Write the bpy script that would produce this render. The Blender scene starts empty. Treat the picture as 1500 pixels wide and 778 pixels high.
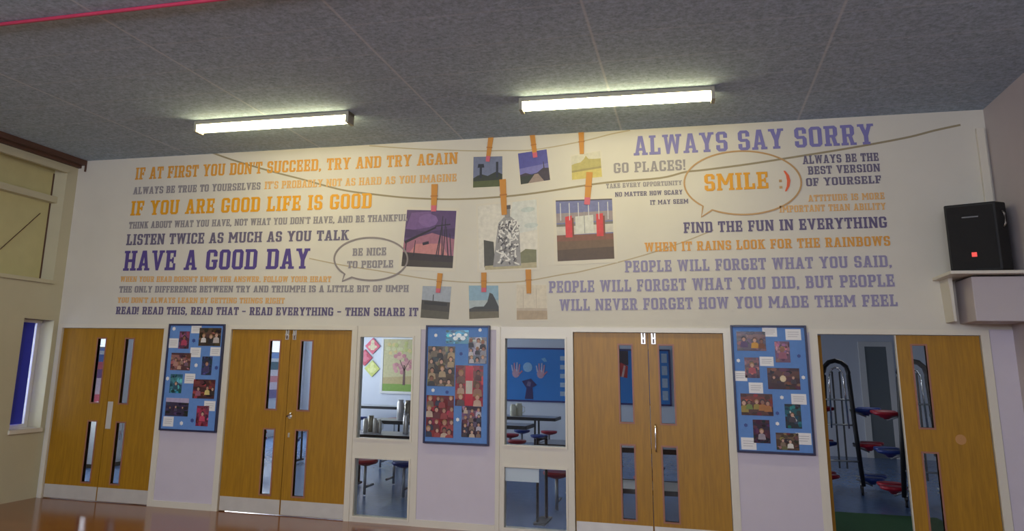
import bpy, bmesh, math, random
from mathutils import Vector, Matrix
C = bpy.context.scene
COL = C.collection
random.seed(7)

# ------------------------------------------------------------------ camera
F, CU, CV = 1198.435, 670.455, 254.646            # focal length and principal point, in pixels of the 1500x778 frame
CAM = Vector((0.0, -8.8635, 1.66948))
YAW, PIT, ROL = -0.280791, 0.230745, 0.0202437
fw = Vector((math.sin(YAW)*math.cos(PIT), math.cos(YAW)*math.cos(PIT), math.sin(PIT)))
r0 = Vector((math.cos(YAW), -math.sin(YAW), 0)); u0 = r0.cross(fw)
rt = r0*math.cos(ROL) + u0*math.sin(ROL); up = -r0*math.sin(ROL) + u0*math.cos(ROL)
cd = bpy.data.cameras.new('camera'); cam = bpy.data.objects.new('camera', cd); COL.objects.link(cam)
cam.matrix_world = Matrix(((rt.x, up.x, -fw.x, CAM.x), (rt.y, up.y, -fw.y, CAM.y), (rt.z, up.z, -fw.z, CAM.z), (0, 0, 0, 1)))
cd.sensor_width = 36; cd.sensor_fit = 'HORIZONTAL'; cd.lens = F/1500*36
cd.shift_x = (750-CU)/1500; cd.shift_y = (CV-389)/1500
cd.clip_start = .05; cd.clip_end = 200
C.camera = cam

# ------------------------------------------------------------------ view, world, lights
C.view_settings.view_transform = 'Standard'; C.view_settings.look = 'None'
C.view_settings.gamma = 1; C.view_settings.use_curve_mapping = False
C.view_settings.exposure = -0.10
w = bpy.data.worlds.new('world'); C.world = w; w.use_nodes = True
w.node_tree.nodes['Background'].inputs[0].default_value = (.80, .88, 1, 1)
w.node_tree.nodes['Background'].inputs[1].default_value = 1.5

def area(name, loc, size, power, color, direction):
    l = bpy.data.lights.new(name, 'AREA'); l.shape = 'RECTANGLE'; l.size, l.size_y = size
    l.energy = power; l.color = color
    o = bpy.data.objects.new(name, l); COL.objects.link(o); o.location = loc
    o.rotation_euler = Vector(direction).to_track_quat('-Z', 'Y').to_euler()
    return o
HALL_FILL = (.80, .84, 1.0)
area('added_hall_rear_daylight', (-2.5, -12.25, 3.2), (8.0, 1.5), 560, HALL_FILL, (0, 1, 0))  # daylight added from behind the camera to lift ceiling and walls
area('daylight_canteen_window_near', (-9.75, 2.4, 1.65), (1.8, 1.5), 150, (.86, .92, 1), (1, 0, 0))
area('daylight_canteen_window_far', (-9.75, 8.1, 1.65), (3.0, 1.5), 260, (.86, .92, 1), (1, 0, 0))
area('daylight_hall_side_window', (-8.27, -.4, 1.48), (.6, 1.2), 14, (.9, .93, 1), (1, 0, 0))

# ------------------------------------------------------------------ helpers
def hit(px, py, ax=1, v=0.0):
    d = fw + rt*((px-CU)/F) + up*((CV-py)/F)
    t = (v-CAM[ax])/d[ax]
    return CAM + d*t
def W(px, py):
    h = hit(px, py); return h.x, h.z

def lin(c):
    return c/12.92 if c <= .04045 else ((c+.055)/1.055)**2.4
def rgb(r, g, b): return (lin(r/255), lin(g/255), lin(b/255), 1)
MATS = {}
def mat(name, col, rough=.6, metal=0, noise=0, nscale=8, bump=0, bscale=40, emit=0, spec=.5, stretch=None):
    if name in MATS: return MATS[name]
    m = bpy.data.materials.new(name); m.use_nodes = True; MATS[name] = m
    nt = m.node_tree; b = nt.nodes['Principled BSDF']
    b.inputs['Base Color'].default_value = col; b.inputs['Roughness'].default_value = rough
    b.inputs['Metallic'].default_value = metal; b.inputs['Specular IOR Level'].default_value = spec
    if emit:
        b.inputs['Emission Color'].default_value = col; b.inputs['Emission Strength'].default_value = emit
    if noise or bump:
        tc = nt.nodes.new('ShaderNodeTexCoord'); mp = nt.nodes.new('ShaderNodeMapping')
        nt.links.new(tc.outputs['Object'], mp.inputs[0])
        if stretch: mp.inputs['Scale'].default_value = stretch
    if noise:
        n = nt.nodes.new('ShaderNodeTexNoise'); n.inputs['Scale'].default_value = nscale; n.inputs['Detail'].default_value = 5
        nt.links.new(mp.outputs[0], n.inputs['Vector'])
        mr = nt.nodes.new('ShaderNodeMapRange'); mr.inputs[1].default_value = .25; mr.inputs[2].default_value = .75
        mr.inputs[3].default_value = 1-noise; mr.inputs[4].default_value = 1+noise
        nt.links.new(n.outputs['Fac'], mr.inputs[0])
        h = nt.nodes.new('ShaderNodeHueSaturation'); h.inputs['Color'].default_value = col
        nt.links.new(mr.outputs[0], h.inputs['Value']); nt.links.new(h.outputs[0], b.inputs['Base Color'])
    if bump:
        n2 = nt.nodes.new('ShaderNodeTexNoise'); n2.inputs['Scale'].default_value = bscale; n2.inputs['Detail'].default_value = 3
        nt.links.new(mp.outputs[0], n2.inputs['Vector'])
        bp = nt.nodes.new('ShaderNodeBump'); bp.inputs['Strength'].default_value = bump; bp.inputs['Distance'].default_value = .01
        nt.links.new(n2.outputs['Fac'], bp.inputs['Height']); nt.links.new(bp.outputs[0], b.inputs['Normal'])
    return m
def cm(r, g, b, rough=.45):
    return mat('colour_%d_%d_%d' % (r, g, b), rgb(r, g, b), rough, noise=.13, nscale=22)

class MB:
    """collects boxes, prisms and tubes into one mesh"""
    def __init__(s): s.bm = bmesh.new(); s.mats = []
    def mi(s, m):
        if m is None: return 0
        if m not in s.mats: s.mats.append(m)
        return s.mats.index(m)
    def hexa(s, P, m=None):
        v = [s.bm.verts.new(p) for p in P]; k = s.mi(m)
        for f in ((0, 3, 2, 1), (4, 5, 6, 7), (0, 1, 5, 4), (1, 2, 6, 5), (2, 3, 7, 6), (3, 0, 4, 7)):
            s.bm.faces.new([v[i] for i in f]).material_index = k
    def box(s, x0, x1, y0, y1, z0, z1, m=None):
        s.hexa([(x0, y0, z0), (x1, y0, z0), (x1, y1, z0), (x0, y1, z0), (x0, y0, z1), (x1, y0, z1), (x1, y1, z1), (x0, y1, z1)], m)
        return s
    def prism(s, pts, y0, y1, m=None):
        """pts: (x,z) polygon; y0 is the front (towards the hall)"""
        a = [s.bm.verts.new((x, y0, z)) for x, z in pts]; b = [s.bm.verts.new((x, y1, z)) for x, z in pts]
        k = s.mi(m); n = len(pts)
        s.bm.faces.new(a).material_index = k; s.bm.faces.new(b[::-1]).material_index = k
        for i in range(n):
            j = (i+1) % n
            s.bm.faces.new([a[j], a[i], b[i], b[j]]).material_index = k
    def zprism(s, pts, z0, z1, m=None):
        a = [s.bm.verts.new((x, y, z0)) for x, y in pts]; b = [s.bm.verts.new((x, y, z1)) for x, y in pts]
        k = s.mi(m); n = len(pts)
        s.bm.faces.new(a[::-1]).material_index = k; s.bm.faces.new(b).material_index = k
        for i in range(n):
            j = (i+1) % n
            s.bm.faces.new([a[i], a[j], b[j], b[i]]).material_index = k
    def tube(s, path, r, m=None, n=8, closed=False):
        k = s.mi(m); path = [Vector(p) for p in path]; rings = []
        N = len(path)
        for i, p in enumerate(path):
            if closed: d = path[(i+1) % N]-path[i-1]
            else: d = path[min(i+1, N-1)]-path[max(i-1, 0)]
            d.normalize()
            a = d.orthogonal() if abs(d.z) > .99 else d.cross(Vector((0, 0, 1)))
            a.normalize(); b = d.cross(a)
            rr = r[i] if isinstance(r, (list, tuple)) else r
            rings.append([s.bm.verts.new(p+(a*math.cos(2*math.pi*q/n)+b*math.sin(2*math.pi*q/n))*rr) for q in range(n)])
        for i in range(N if closed else N-1):
            A, B = rings[i], rings[(i+1) % N]
            for q in range(n):
                f = s.bm.faces.new([A[q], A[(q+1) % n], B[(q+1) % n], B[q]]); f.material_index = k; f.smooth = True
        if not closed:
            s.bm.faces.new(rings[0][::-1]).material_index = k; s.bm.faces.new(rings[-1]).material_index = k
    def lathe(s, prof, cx, cy, m=None, n=20):
        k = s.mi(m); rings = []
        for r, z in prof: rings.append([s.bm.verts.new((cx+r*math.cos(2*math.pi*q/n), cy+r*math.sin(2*math.pi*q/n), z)) for q in range(n)])
        for A, B in zip(rings, rings[1:]):
            for q in range(n):
                f = s.bm.faces.new([A[q], A[(q+1) % n], B[(q+1) % n], B[q]]); f.material_index = k; f.smooth = True
        s.bm.faces.new(rings[0][::-1]).material_index = k; s.bm.faces.new(rings[-1]).material_index = k
    def ribbon(s, pts, wd, y0, y1, m=None, closed=False):
        P = [Vector((x, z)) for x, z in pts]; N = len(P); L = []; R_ = []
        for i in range(N):
            if closed: d = P[(i+1) % N]-P[i-1]
            else: d = P[min(i+1, N-1)]-P[max(i-1, 0)]
            d.normalize(); n = Vector((-d.y, d.x))*(wd[i] if isinstance(wd, list) else wd)/2
            L.append(P[i]+n); R_.append(P[i]-n)
        for i in range(N if closed else N-1):
            j = (i+1) % N
            s.prism([tuple(L[i]), tuple(R_[i]), tuple(R_[j]), tuple(L[j])], y0, y1, m)
    def build(s, name, m=None, parent=None, bevel=0, loc=None, rotz=0):
        bmesh.ops.recalc_face_normals(s.bm, faces=s.bm.faces)
        me = bpy.data.meshes.new(name); s.bm.to_mesh(me); s.bm.free()
        o = bpy.data.objects.new(name, me); COL.objects.link(o)
        if s.mats:
            for q in s.mats: me.materials.append(q)
        else: me.materials.append(m)
        if parent: o.parent = parent
        if bevel:
            bv = o.modifiers.new('bevel', 'BEVEL'); bv.width = bevel; bv.segments = 2; bv.limit_method = 'ANGLE'
        if loc: o.location = loc
        if rotz: o.rotation_euler.z = rotz
        return o
def holes(mb, a0, a1, z0, z1, hs, fn):
    """fills the rectangle a0..a1 x z0..z1 except the holes (a0,a1,z0,z1) by calling fn(a0,a1,z0,z1)"""
    A = sorted(set([a0, a1]+[h for q in hs for h in q[:2]])); A = [a for a in A if a0 <= a <= a1]
    for x0, x1 in zip(A, A[1:]):
        mid = (x0+x1)/2
        cuts = sorted([(q[2], q[3]) for q in hs if q[0] < mid < q[1]]); z = z0
        for c0, c1 in cuts:
            if c0 > z: fn(x0, x1, z, c0)
            z = c1
        if z < z1: fn(x0, x1, z, z1)
def tag(o, label=None, cat=None, group=None, kind=None):
    if label: o['label'] = label
    if cat: o['category'] = cat
    if group: o['group'] = group
    if kind: o['kind'] = kind
    return o
def empty(name, loc, rz=0):
    o = bpy.data.objects.new(name, None); COL.objects.link(o); o.location = loc; o.rotation_euler.z = rz
    o.empty_display_size = .1
    return o
def struct(o, label=None): return tag(o, label, None, None, 'structure')

# ------------------------------------------------------------------ materials
PAINT = mat('warm_white_wall_paint', (.66, .63, .55, 1), .62, noise=.025, nscale=3, bump=.06, bscale=90)
PAINT_L = mat('cream_wall_paint', (.56, .52, .36, 1), .62, noise=.03, nscale=3, bump=.06, bscale=90)
PAINT_R = mat('cool_light_wall_paint', (.50, .45, .46, 1), .65, noise=.03, nscale=3, bump=.06, bscale=90)  # same wall paint, with the cool dim light of the right side mixed in
FRAME = mat('cream_gloss_frame', (.70, .66, .56, 1), .3, noise=.02, nscale=4)
PANEL = mat('lavender_panel_paint', (.60, .55, .62, 1), .6, noise=.02, nscale=5)
STEEL = mat('brushed_steel', (.62, .60, .58, 1), .38, 1, noise=.05, nscale=20)
ALU = mat('satin_kick_plate', (.62, .60, .56, 1), .4, .25, noise=.06, nscale=6)
CHROME = mat('chrome', (.8, .8, .8, 1), .15, 1)
BLACK = mat('black_paint', (.012, .012, .014, 1), .45)
GREYM = mat('grey_steel_tube', (.38, .40, .42, 1), .35, .6)
BEAD = mat('pinkish_hardwood_bead', (.33, .14, .085, 1), .45)
BROWN = mat('dark_stained_timber', (.10, .045, .028, 1), .55, noise=.2, nscale=3, stretch=(6, .5, 6))
WHITE = mat('white_paper', (.80, .79, .78, 1), .35)
WHITEPL = mat('white_plastic', (.75, .74, .72, 1), .35)

def oak():
    m = bpy.data.materials.new('oak_veneer'); m.use_nodes = True; nt = m.node_tree; b = nt.nodes['Principled BSDF']
    tc = nt.nodes.new('ShaderNodeTexCoord'); mp = nt.nodes.new('ShaderNodeMapping'); mp.inputs['Scale'].default_value = (22, 22, 1.6)
    nt.links.new(tc.outputs['Object'], mp.inputs[0])
    n = nt.nodes.new('ShaderNodeTexNoise'); n.inputs['Scale'].default_value = 2.2; n.inputs['Detail'].default_value = 7; n.inputs['Distortion'].default_value = .6
    nt.links.new(mp.outputs[0], n.inputs['Vector'])
    cr = nt.nodes.new('ShaderNodeValToRGB'); cr.color_ramp.elements[0].position = .3; cr.color_ramp.elements[1].position = .7
    cr.color_ramp.elements[0].color = (.31, .148, .003, 1); cr.color_ramp.elements[1].color = (.42, .208, .006, 1)
    nt.links.new(n.outputs['Fac'], cr.inputs[0]); nt.links.new(cr.outputs[0], b.inputs['Base Color'])
    b.inputs['Roughness'].default_value = .42
    return m
OAK = oak()
def glass():
    m = bpy.data.materials.new('clear_glass'); m.use_nodes = True; nt = m.node_tree
    for n in list(nt.nodes): nt.nodes.remove(n)
    o = nt.nodes.new('ShaderNodeOutputMaterial'); mx = nt.nodes.new('ShaderNodeMixShader'); t = nt.nodes.new('ShaderNodeBsdfTransparent')
    g = nt.nodes.new('ShaderNodeBsdfGlossy'); g.inputs['Roughness'].default_value = .02; t.inputs[0].default_value = (.93, .96, .97, 1)
    f = nt.nodes.new('ShaderNodeFresnel'); f.inputs['IOR'].default_value = 1.45
    nt.links.new(f.outputs[0], mx.inputs[0]); nt.links.new(t.outputs[0], mx.inputs[1]); nt.links.new(g.outputs[0], mx.inputs[2])
    nt.links.new(mx.outputs[0], o.inputs[0]); return m
GLASS = glass()
def ceiling_mat():
    """wood-wool boards 1.82 x 0.6 m with slightly paler joints"""
    m = bpy.data.materials.new('grey_woodwool_boards'); m.use_nodes = True; nt = m.node_tree; b = nt.nodes['Principled BSDF']
    tc = nt.nodes.new('ShaderNodeTexCoord'); sp = nt.nodes.new('ShaderNodeSeparateXYZ'); nt.links.new(tc.outputs['Object'], sp.inputs[0])
    def line(out, off, per, half):
        a = nt.nodes.new('ShaderNodeMath'); a.operation = 'ADD'; a.inputs[1].default_value = off+100*per; nt.links.new(out, a.inputs[0])
        q = nt.nodes.new('ShaderNodeMath'); q.operation = 'MODULO'; q.inputs[1].default_value = per; nt.links.new(a.outputs[0], q.inputs[0])
        s = nt.nodes.new('ShaderNodeMath'); s.operation = 'SUBTRACT'; s.inputs[1].default_value = per/2; nt.links.new(q.outputs[0], s.inputs[0])
        d = nt.nodes.new('ShaderNodeMath'); d.operation = 'ABSOLUTE'; nt.links.new(s.outputs[0], d.inputs[0])
        r = nt.nodes.new('ShaderNodeMapRange'); r.inputs[1].default_value = half; r.inputs[2].default_value = half*.3
        r.inputs[3].default_value = 0; r.inputs[4].default_value = 1; nt.links.new(d.outputs[0], r.inputs[0]); return r.outputs[0]
    lx = line(sp.outputs[0], .68+.91, 1.82, .016); ly = line(sp.outputs[1], .3+.3+.02, .61, .02)
    my = nt.nodes.new('ShaderNodeMath'); my.operation = 'MULTIPLY'; my.inputs[1].default_value = .35; nt.links.new(ly, my.inputs[0])
    mxm = nt.nodes.new('ShaderNodeMath'); mxm.operation = 'MAXIMUM'; nt.links.new(lx, mxm.inputs[0]); nt.links.new(my.outputs[0], mxm.inputs[1])
    n = nt.nodes.new('ShaderNodeTexNoise'); n.inputs['Scale'].default_value = 26; n.inputs['Detail'].default_value = 6; n.inputs['Roughness'].default_value = .75
    nt.links.new(tc.outputs['Object'], n.inputs['Vector'])
    cr = nt.nodes.new('ShaderNodeValToRGB'); cr.color_ramp.elements[0].position = .35; cr.color_ramp.elements[1].position = .68
    cr.color_ramp.elements[0].color = (.28, .365, .465, 1); cr.color_ramp.elements[1].color = (.53, .66, .82, 1)
    nt.links.new(n.outputs['Fac'], cr.inputs[0])
    mix = nt.nodes.new('ShaderNodeMixRGB'); mix.inputs[2].default_value = (.74, .78, .82, 1)
    mf = nt.nodes.new('ShaderNodeMath'); mf.operation = 'MULTIPLY'; mf.inputs[1].default_value = .5; nt.links.new(mxm.outputs[0], mf.inputs[0])
    nt.links.new(mf.outputs[0], mix.inputs[0]); nt.links.new(cr.outputs[0], mix.inputs[1]); nt.links.new(mix.outputs[0], b.inputs['Base Color'])
    b.inputs['Roughness'].default_value = .95; b.inputs['Specular IOR Level'].default_value = .1
    bp = nt.nodes.new('ShaderNodeBump'); bp.inputs['Strength'].default_value = .25; bp.inputs['Distance'].default_value = .01
    nt.links.new(n.outputs['Fac'], bp.inputs['Height']); nt.links.new(bp.outputs[0], b.inputs['Normal'])
    return m
def floor_mat():
    m = bpy.data.materials.new('polished_red_hardwood_strip'); m.use_nodes = True; nt = m.node_tree; b = nt.nodes['Principled BSDF']
    tc = nt.nodes.new('ShaderNodeTexCoord')
    br = nt.nodes.new('ShaderNodeTexBrick'); br.inputs['Scale'].default_value = 1; br.inputs['Brick Width'].default_value = .9; br.inputs['Row Height'].default_value = .09
    br.inputs['Mortar Size'].default_value = .002; br.inputs['Color1'].default_value = (.20, .062, .022, 1); br.inputs['Color2'].default_value = (.29, .10, .036, 1)
    br.inputs['Mortar'].default_value = (.07, .02, .01, 1); br.inputs['Bias'].default_value = 0
    nt.links.new(tc.outputs['Object'], br.inputs['Vector']); nt.links.new(br.outputs['Color'], b.inputs['Base Color'])
    b.inputs['Roughness'].default_value = .16
    return m

# ------------------------------------------------------------------ room shell
XL, XR, HC = -7.85, 2.85, 4.247
YB = -12.0
HD = 2.045           # top of door leaves
m = MB(); m.box(XL-.3, XR+.3, YB-.3, .06, -.1, 0); struct(m.build('floor', floor_mat()))
m = MB(); m.box(XL-.3, XR+.3, YB-.3, .12, HC, HC+.15); struct(m.build('ceiling', ceiling_mat()))
# front wall: header and the piers between doors and glazed screens
openings = [(-7.83, -6.215, -1, 2.095), (-5.38, -2.97, -1, 2.095), (-2.05, .325, -1, 2.095), (1.115, 2.635, -1, 2.095)]
m = MB()
holes(m, XL-.3, XR+.3, 0, HC, openings, lambda a, b, c, d: m.box(a, b, 0, .12, c, d))
struct(m.build('wall_front', PAINT))
# the lower, lavender infill panels with their skirting and beads
for i, (a, b) in enumerate(((-6.215, -5.38), (-2.97, -2.05), (.325, 1.115))):
    m = MB(); m.box(a+.028, b-.028, -.006, 0, .07, 2.06, PANEL)
    m.box(a, a+.028, -.016, 0, 0, 2.1, FRAME); m.box(b-.028, b, -.016, 0, 0, 2.1, FRAME)
    m.box(a+.028, b-.028, -.02, 0, 0, .07, FRAME); m.box(a+.028, b-.028, -.014, 0, 2.06, 2.1, FRAME)
    struct(m.build('trim_%d' % (i+1)))
m = MB(); m.box(2.655, XR, -.008, 0, 0, 2.1, PANEL); struct(m.build('trim_4'))
# left wall with a lower window and a high-level window strip
m = MB()
hl = [(-.575, -.08, .82, 2.135), (-9.5, -.19, 2.62, 4.10)]
holes(m, YB-.3, .0, 0, HC, hl, lambda a, b, c, d: m.box(XL-.28, XL, a, b, c, d))
struct(m.build('wall_left', PAINT_L))
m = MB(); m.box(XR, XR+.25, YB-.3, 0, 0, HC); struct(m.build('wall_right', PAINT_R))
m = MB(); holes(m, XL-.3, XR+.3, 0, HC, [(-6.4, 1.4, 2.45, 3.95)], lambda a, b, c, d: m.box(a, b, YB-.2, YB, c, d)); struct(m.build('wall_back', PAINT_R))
# rear windows added unseen behind the camera, to let fill daylight into the hall
m = MB()
for x in (-6.4, -4.5, -2.55, -.6, 1.34): m.box(x, x+.06, YB-.14, YB-.06, 2.45, 3.95)
m.box(-6.4, 1.4, YB-.14, YB-.06, 2.45, 2.51); m.box(-6.4, 1.4, YB-.14, YB-.06, 3.89, 3.95)
m.box(-6.4, 1.4, YB-.13, YB-.07, 3.2, 3.24); struct(m.build('window_6', FRAME))
# timber beam along the top of the left wall, and rails of the high-level windows
m = MB(); m.box(XL, XL+.13, YB, -.002, HC-.065, HC-.001); m.box(XL, XL+.05, YB, -.002, HC-.10, HC-.065)
m.box(XL+.11, XL+.13, -.02, -.002, HC-.15, HC-.065)
struct(m.build('trim_5', BROWN))
m = MB(); m.box(XL-.02, XL+.03, -9.5, -.2, 4.04, 4.10); m.box(XL-.02, XL+.035, -9.5, -.19, 2.585, 2.63); struct(m.build('trim_6', PAINT_L))
blindm = mat('pale_yellow_blind_board', (.58, .53, .27, 1), .7, noise=.05, nscale=5, bump=.08, bscale=60)
wr = empty('window_4', (XL-.2, -4.8, 2.62)); struct(wr)
m = MB(); m.box(-.03, 0, -4.7, 4.61, 0, 1.48)
o = m.build('window_panel', blindm, wr)
m = MB(); m.box(0, .10, -4.7, 4.61, 1.02, 1.10)
for yy in (-3.4, -2.1, -.8, .5, 1.8): m.box(0, .03, yy, yy+.05, 0, 1.48)
m.build('window_frame', PAINT_L, wr)
m = MB(); m.box(0, .004, 4.585, 4.61, 0, 1.42); m.tube([(.006, 3.6, .02), (.006, 4.45, .86)], .005)  # thin dark line down the panel edge at the corner, plus a slanting cord
m.build('corner_line_cord', BROWN, wr)

# lower left window with its blue blind
wr = empty('window_3', (XL-.22, -.56, .82)); struct(wr)
m = MB()
m.box(-.03, .02, -.015, .03, 0, 1.315); m.box(-.03, .02, .42, .48, 0, 1.315); m.box(-.03, .02, .03, .42, 0, .05); m.box(-.03, .02, .03, .42, 1.27, 1.315)
m.build('window_frame', WHITEPL, wr, .004)
m = MB(); m.box(-.012, -.006, .03, .42, .05, 1.27); m.build('pane', GLASS, wr)
m = MB(); m.box(.0, .24, -.015, .48, -.012, .004); m.box(.22, .245, -.03, .50, -.045, .004); m.build('window_sill', FRAME, wr, .004)
m = MB()
for k in range(3):
    a = -.578+k*.125
    m.hexa([(XL-.185, a, .87), (XL-.183, a, .87), (XL-.173, a+.123, .87), (XL-.175, a+.123, .87), (XL-.185, a, 2.10), (XL-.183, a, 2.10), (XL-.173, a+.123, 2.10), (XL-.175, a+.123, 2.10)])
BL = mat('royal_blue_blind_fabric', (.035, .05, .60, 1), .7)
b_ = empty('vertical_blind', (XL-.18, -.6, .85)); tag(b_, 'royal blue vertical blind hanging in the small left wall window', 'blind')
o = m.build('slats', BL, b_); o.location = -Vector((XL-.18, -.6, .85))
m = MB(); m.box(-.015, .02, .03, .50, 1.245, 1.28); m.build('headrail', WHITEPL, b_)

# ------------------------------------------------------------------ doors
def leaf(parent, x0, x1, wins, hinge_left, handle=None, bolt=None, plate=None, y0=.012, loc=None, rot=0):
    """one oak leaf as a part; glass, beads, plates are its sub-parts. x in world unless loc is given"""
    ox = parent.location.x
    a, b = x0-ox, x1-ox
    ws = [(w0-ox, w1-ox, z0, z1) for w0, w1, z0, z1 in wins]
    m = MB(); holes(m, a, b, .008, HD-.004, ws, lambda p, q, c, d: m.box(p, q, y0, y0+.044, c, d))
    lf = m.build('door_leaf', OAK, parent)
    for (p, q, c, d) in ws:
        m = MB(); t = .016
        m.box(p-t, p, y0-.006, y0+.05, c-t, d+t); m.box(q, q+t, y0-.006, y0+.05, c-t, d+t)
        m.box(p, q, y0-.006, y0+.05, c-t, c); m.box(p, q, y0-.006, y0+.05, d, d+t)
        m.build('glazing_bead', BEAD, lf)
        m = MB(); m.box(p, q, y0+.018, y0+.024, c, d); m.build('vision_panel', GLASS, lf)
    m = MB(); m.box(a+.006, b-.006, y0-.004, y0+.002, .012, .165); m.build('kick_plate', ALU, lf)
    if handle == 'pull':
        hx = b+.025 if False else (a+.045)
        m = MB(); m.tube([(hx, y0, 1.13), (hx, y0-.045, 1.12), (hx, y0-.05, 1.10), (hx, y0-.05, .90), (hx, y0-.045, .88), (hx, y0, .87)], .009)
        m.build('pull_handle', CHROME, lf)
    if handle == 'lever':
        hx = a+.05
        m = MB(); m.lathe([(.026, 0), (.026, .01)], 0, 0); o = m.build('handle_rose', CHROME, lf)
        o.rotation_euler.x = math.pi/2; o.location = (hx, y0, 1.07)
        m = MB(); m.tube([(hx, y0, 1.07), (hx, y0-.04, 1.07), (hx-.02, y0-.048, 1.07), (hx+.02, y0-.048, 1.10), (hx+.035, y0-.045, 1.115)], .009)
        m.box(hx-.012, hx+.012, y0-.006, y0, .84, .89); m.build('lever_handle', CHROME, lf)
    if plate:
        m = MB(); m.box(plate[0]-ox, plate[1]-ox, y0-.004, y0, plate[2], plate[3]); m.build('finger_plate', ALU, lf, .001)
    if bolt:
        for hx in bolt:
            hx -= ox
            m = MB(); m.box(hx-.022, hx+.022, y0-.008, y0, 1.93, HD-.005); m.tube([(hx, y0-.014, 1.94), (hx, y0-.014, HD+.01)], .007)
            m.box(hx-.02, hx+.02, y0-.022, y0-.008, 1.98, 1.995); m.build('top_bolt', STEEL, lf)
    return lf
def door_frame(parent, x0, x1, fl=.05, fr=.05, opn=False):
    ox = parent.location.x; a, b = x0-ox, x1-ox; m = MB()
    m.box(a-fl, a-.003, -.018, .12, 0, HD+.05); m.box(b+.003, b+fr, -.018, .12, 0, HD+.05)
    m.box(a-.003, b+.003, -.018, .12, HD+.001, HD+.05)
    if not opn:
        m.box(a-.003, a+.022, .066, .12, 0, HD+.001); m.box(b-.022, b+.003, .066, .12, 0, HD+.001); m.box(a+.022, b-.022, .066, .12, HD-.025, HD+.001)
    return m.build('door_frame', FRAME, parent)
def vp(a, b): return [(a, b, .215, .915), (a, b, 1.145, 1.915)]
d1 = empty('door_1', (-7.015, 0, 0)); struct(d1)
door_frame(d1, -7.765, -6.265)
leaf(d1, -7.762, -6.992, vp(-7.225, -7.11), 1)
leaf(d1, -6.986, -6.268, vp(-6.815, -6.70), 0, plate=(-6.975, -6.90, .84, 1.16))
d2 = empty('door_2', (-4.55, 0, 0)); struct(d2)
door_frame(d2, -5.33, -3.775)
leaf(d2, -5.327, -4.556, vp(-4.815, -4.69), 1, bolt=(-4.60,))
leaf(d2, -4.55, -3.778, vp(-4.41, -4.275), 0, handle='lever', bolt=(-4.505,))
d3 = empty('door_3', (-.49, 0, 0)); struct(d3)
door_frame(d3, -1.24, .275)
leaf(d3, -1.237, -.472, vp(-.765, -.64), 1, bolt=(-.515,))
leaf(d3, -.466, .272, vp(-.358, -.225), 0, handle='pull', bolt=(-.412,))
d4 = empty('door_4', (1.865, 0, 0)); struct(d4)
door_frame(d4, 1.165, 2.575, .05, .075, True)
rl = leaf(d4, 1.862, 2.572, [(1.995, 2.11, .24, .965), (1.995, 2.11, 1.195, 1.945)], 0)
m = MB(); m.lathe([(.045, 0), (.045, .003)], 0, 0); o = m.build('round_push_plate', mat('worn_plastic_disc', (.50, .25, .08, 1), .5), rl)
o.rotation_euler.x = math.pi/2; o.location = (2.32-1.865, .012, 1.10)
m = MB(); m.box(1.853-1.865, 1.862-1.865, .008, .056, .01, HD-.005); m.build('edge_lipping', FRAME, rl)
# the other leaf of the pair stands open into the room behind
la = MB(); holes(la, 0, .70, .008, HD-.004, [(.45, .56, .24, .965), (.45, .56, 1.195, 1.945)], lambda p, q, c, d: la.box(p, q, -.022, .022, c, d))
ol = la.build('door_leaf', OAK, d4); ol.location = (1.165-1.865+.024, .13, 0); ol.rotation_euler.z = math.radians(98)

# ------------------------------------------------------------------ glazed screens
def screen(name, x0, x1, g0, g1, lo, up_):
    cx = (x0+x1)/2; r = empty(name, (cx, 0, 0)); struct(r)
    m = MB(); holes(m, x0-cx, x1-cx, 0, HD+.05, [(g0-cx, g1-cx, lo[0], lo[1]), (g0-cx, g1-cx, up_[0], up_[1])], lambda a, b, c, d: m.box(a, b, -.004, .10, c, d))
    fr = m.build('window_frame', FRAME, r)
    for z0, z1 in (lo, up_):
        m = MB(); t = .02; a, b = g0-cx, g1-cx
        m.box(a-t, a, -.014, -.004, z0-t, z1+t); m.box(b, b+t, -.014, -.004, z0-t, z1+t); m.box(a, b, -.014, -.004, z0-t, z0); m.box(a, b, -.014, -.004, z1, z1+t)
        m.build('glazing_bead', FRAME, fr)
        m = MB(); m.box(g0-cx, g1-cx, .03, .036, z0, z1); m.build('pane', GLASS, r)
    m = MB(); m.box(x0-cx, x0-cx+.016, -.016, -.004, 0, HD+.05); m.box(x1-cx-.016, x1-cx, -.016, -.004, 0, HD+.05); m.build('cover_bead', FRAME, r)
screen('window_1', -3.725, -2.97, -3.668, -3.04, (.06, .657), (.872, 1.972))
screen('window_2', -2.05, -1.29, -1.98, -1.332, (.055, .648), (.872, 1.972))

# ------------------------------------------------------------------ slab-serif block lettering
T_, H_, E_ = .20, .15, .07
def Rr(x0, y0, x1, y1): return [(x0, y0), (x1, y0), (x1, y1), (x0, y1)]
def octo(x0, y0, x1, y1, segs, t=T_, h=H_, c=.12):
    o = []
    for s in segs:
        if s == 'T': o.append(Rr(x0+t, y1-h, x1-t, y1))
        if s == 'B': o.append(Rr(x0+t, y0, x1-t, y0+h))
        if s == 'L': o.append(Rr(x0, y0+h, x0+t, y1-h))
        if s == 'R': o.append(Rr(x1-t, y0+h, x1, y1-h))
        if s == '1': o.append([(x0+t, y1), (x0+c, y1), (x0, y1-c), (x0, y1-h), (x0+t, y1-h)])
        if s == '2': o.append([(x1-t, y1), (x1-t, y1-h), (x1, y1-h), (x1, y1-c), (x1-c, y1)])
        if s == '3': o.append([(x1-t, y0), (x1-c, y0), (x1, y0+c), (x1, y0+h), (x1-t, y0+h)])
        if s == '4': o.append([(x0+t, y0), (x0+t, y0+h), (x0, y0+h), (x0, y0+c), (x0+c, y0)])
    return o
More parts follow.
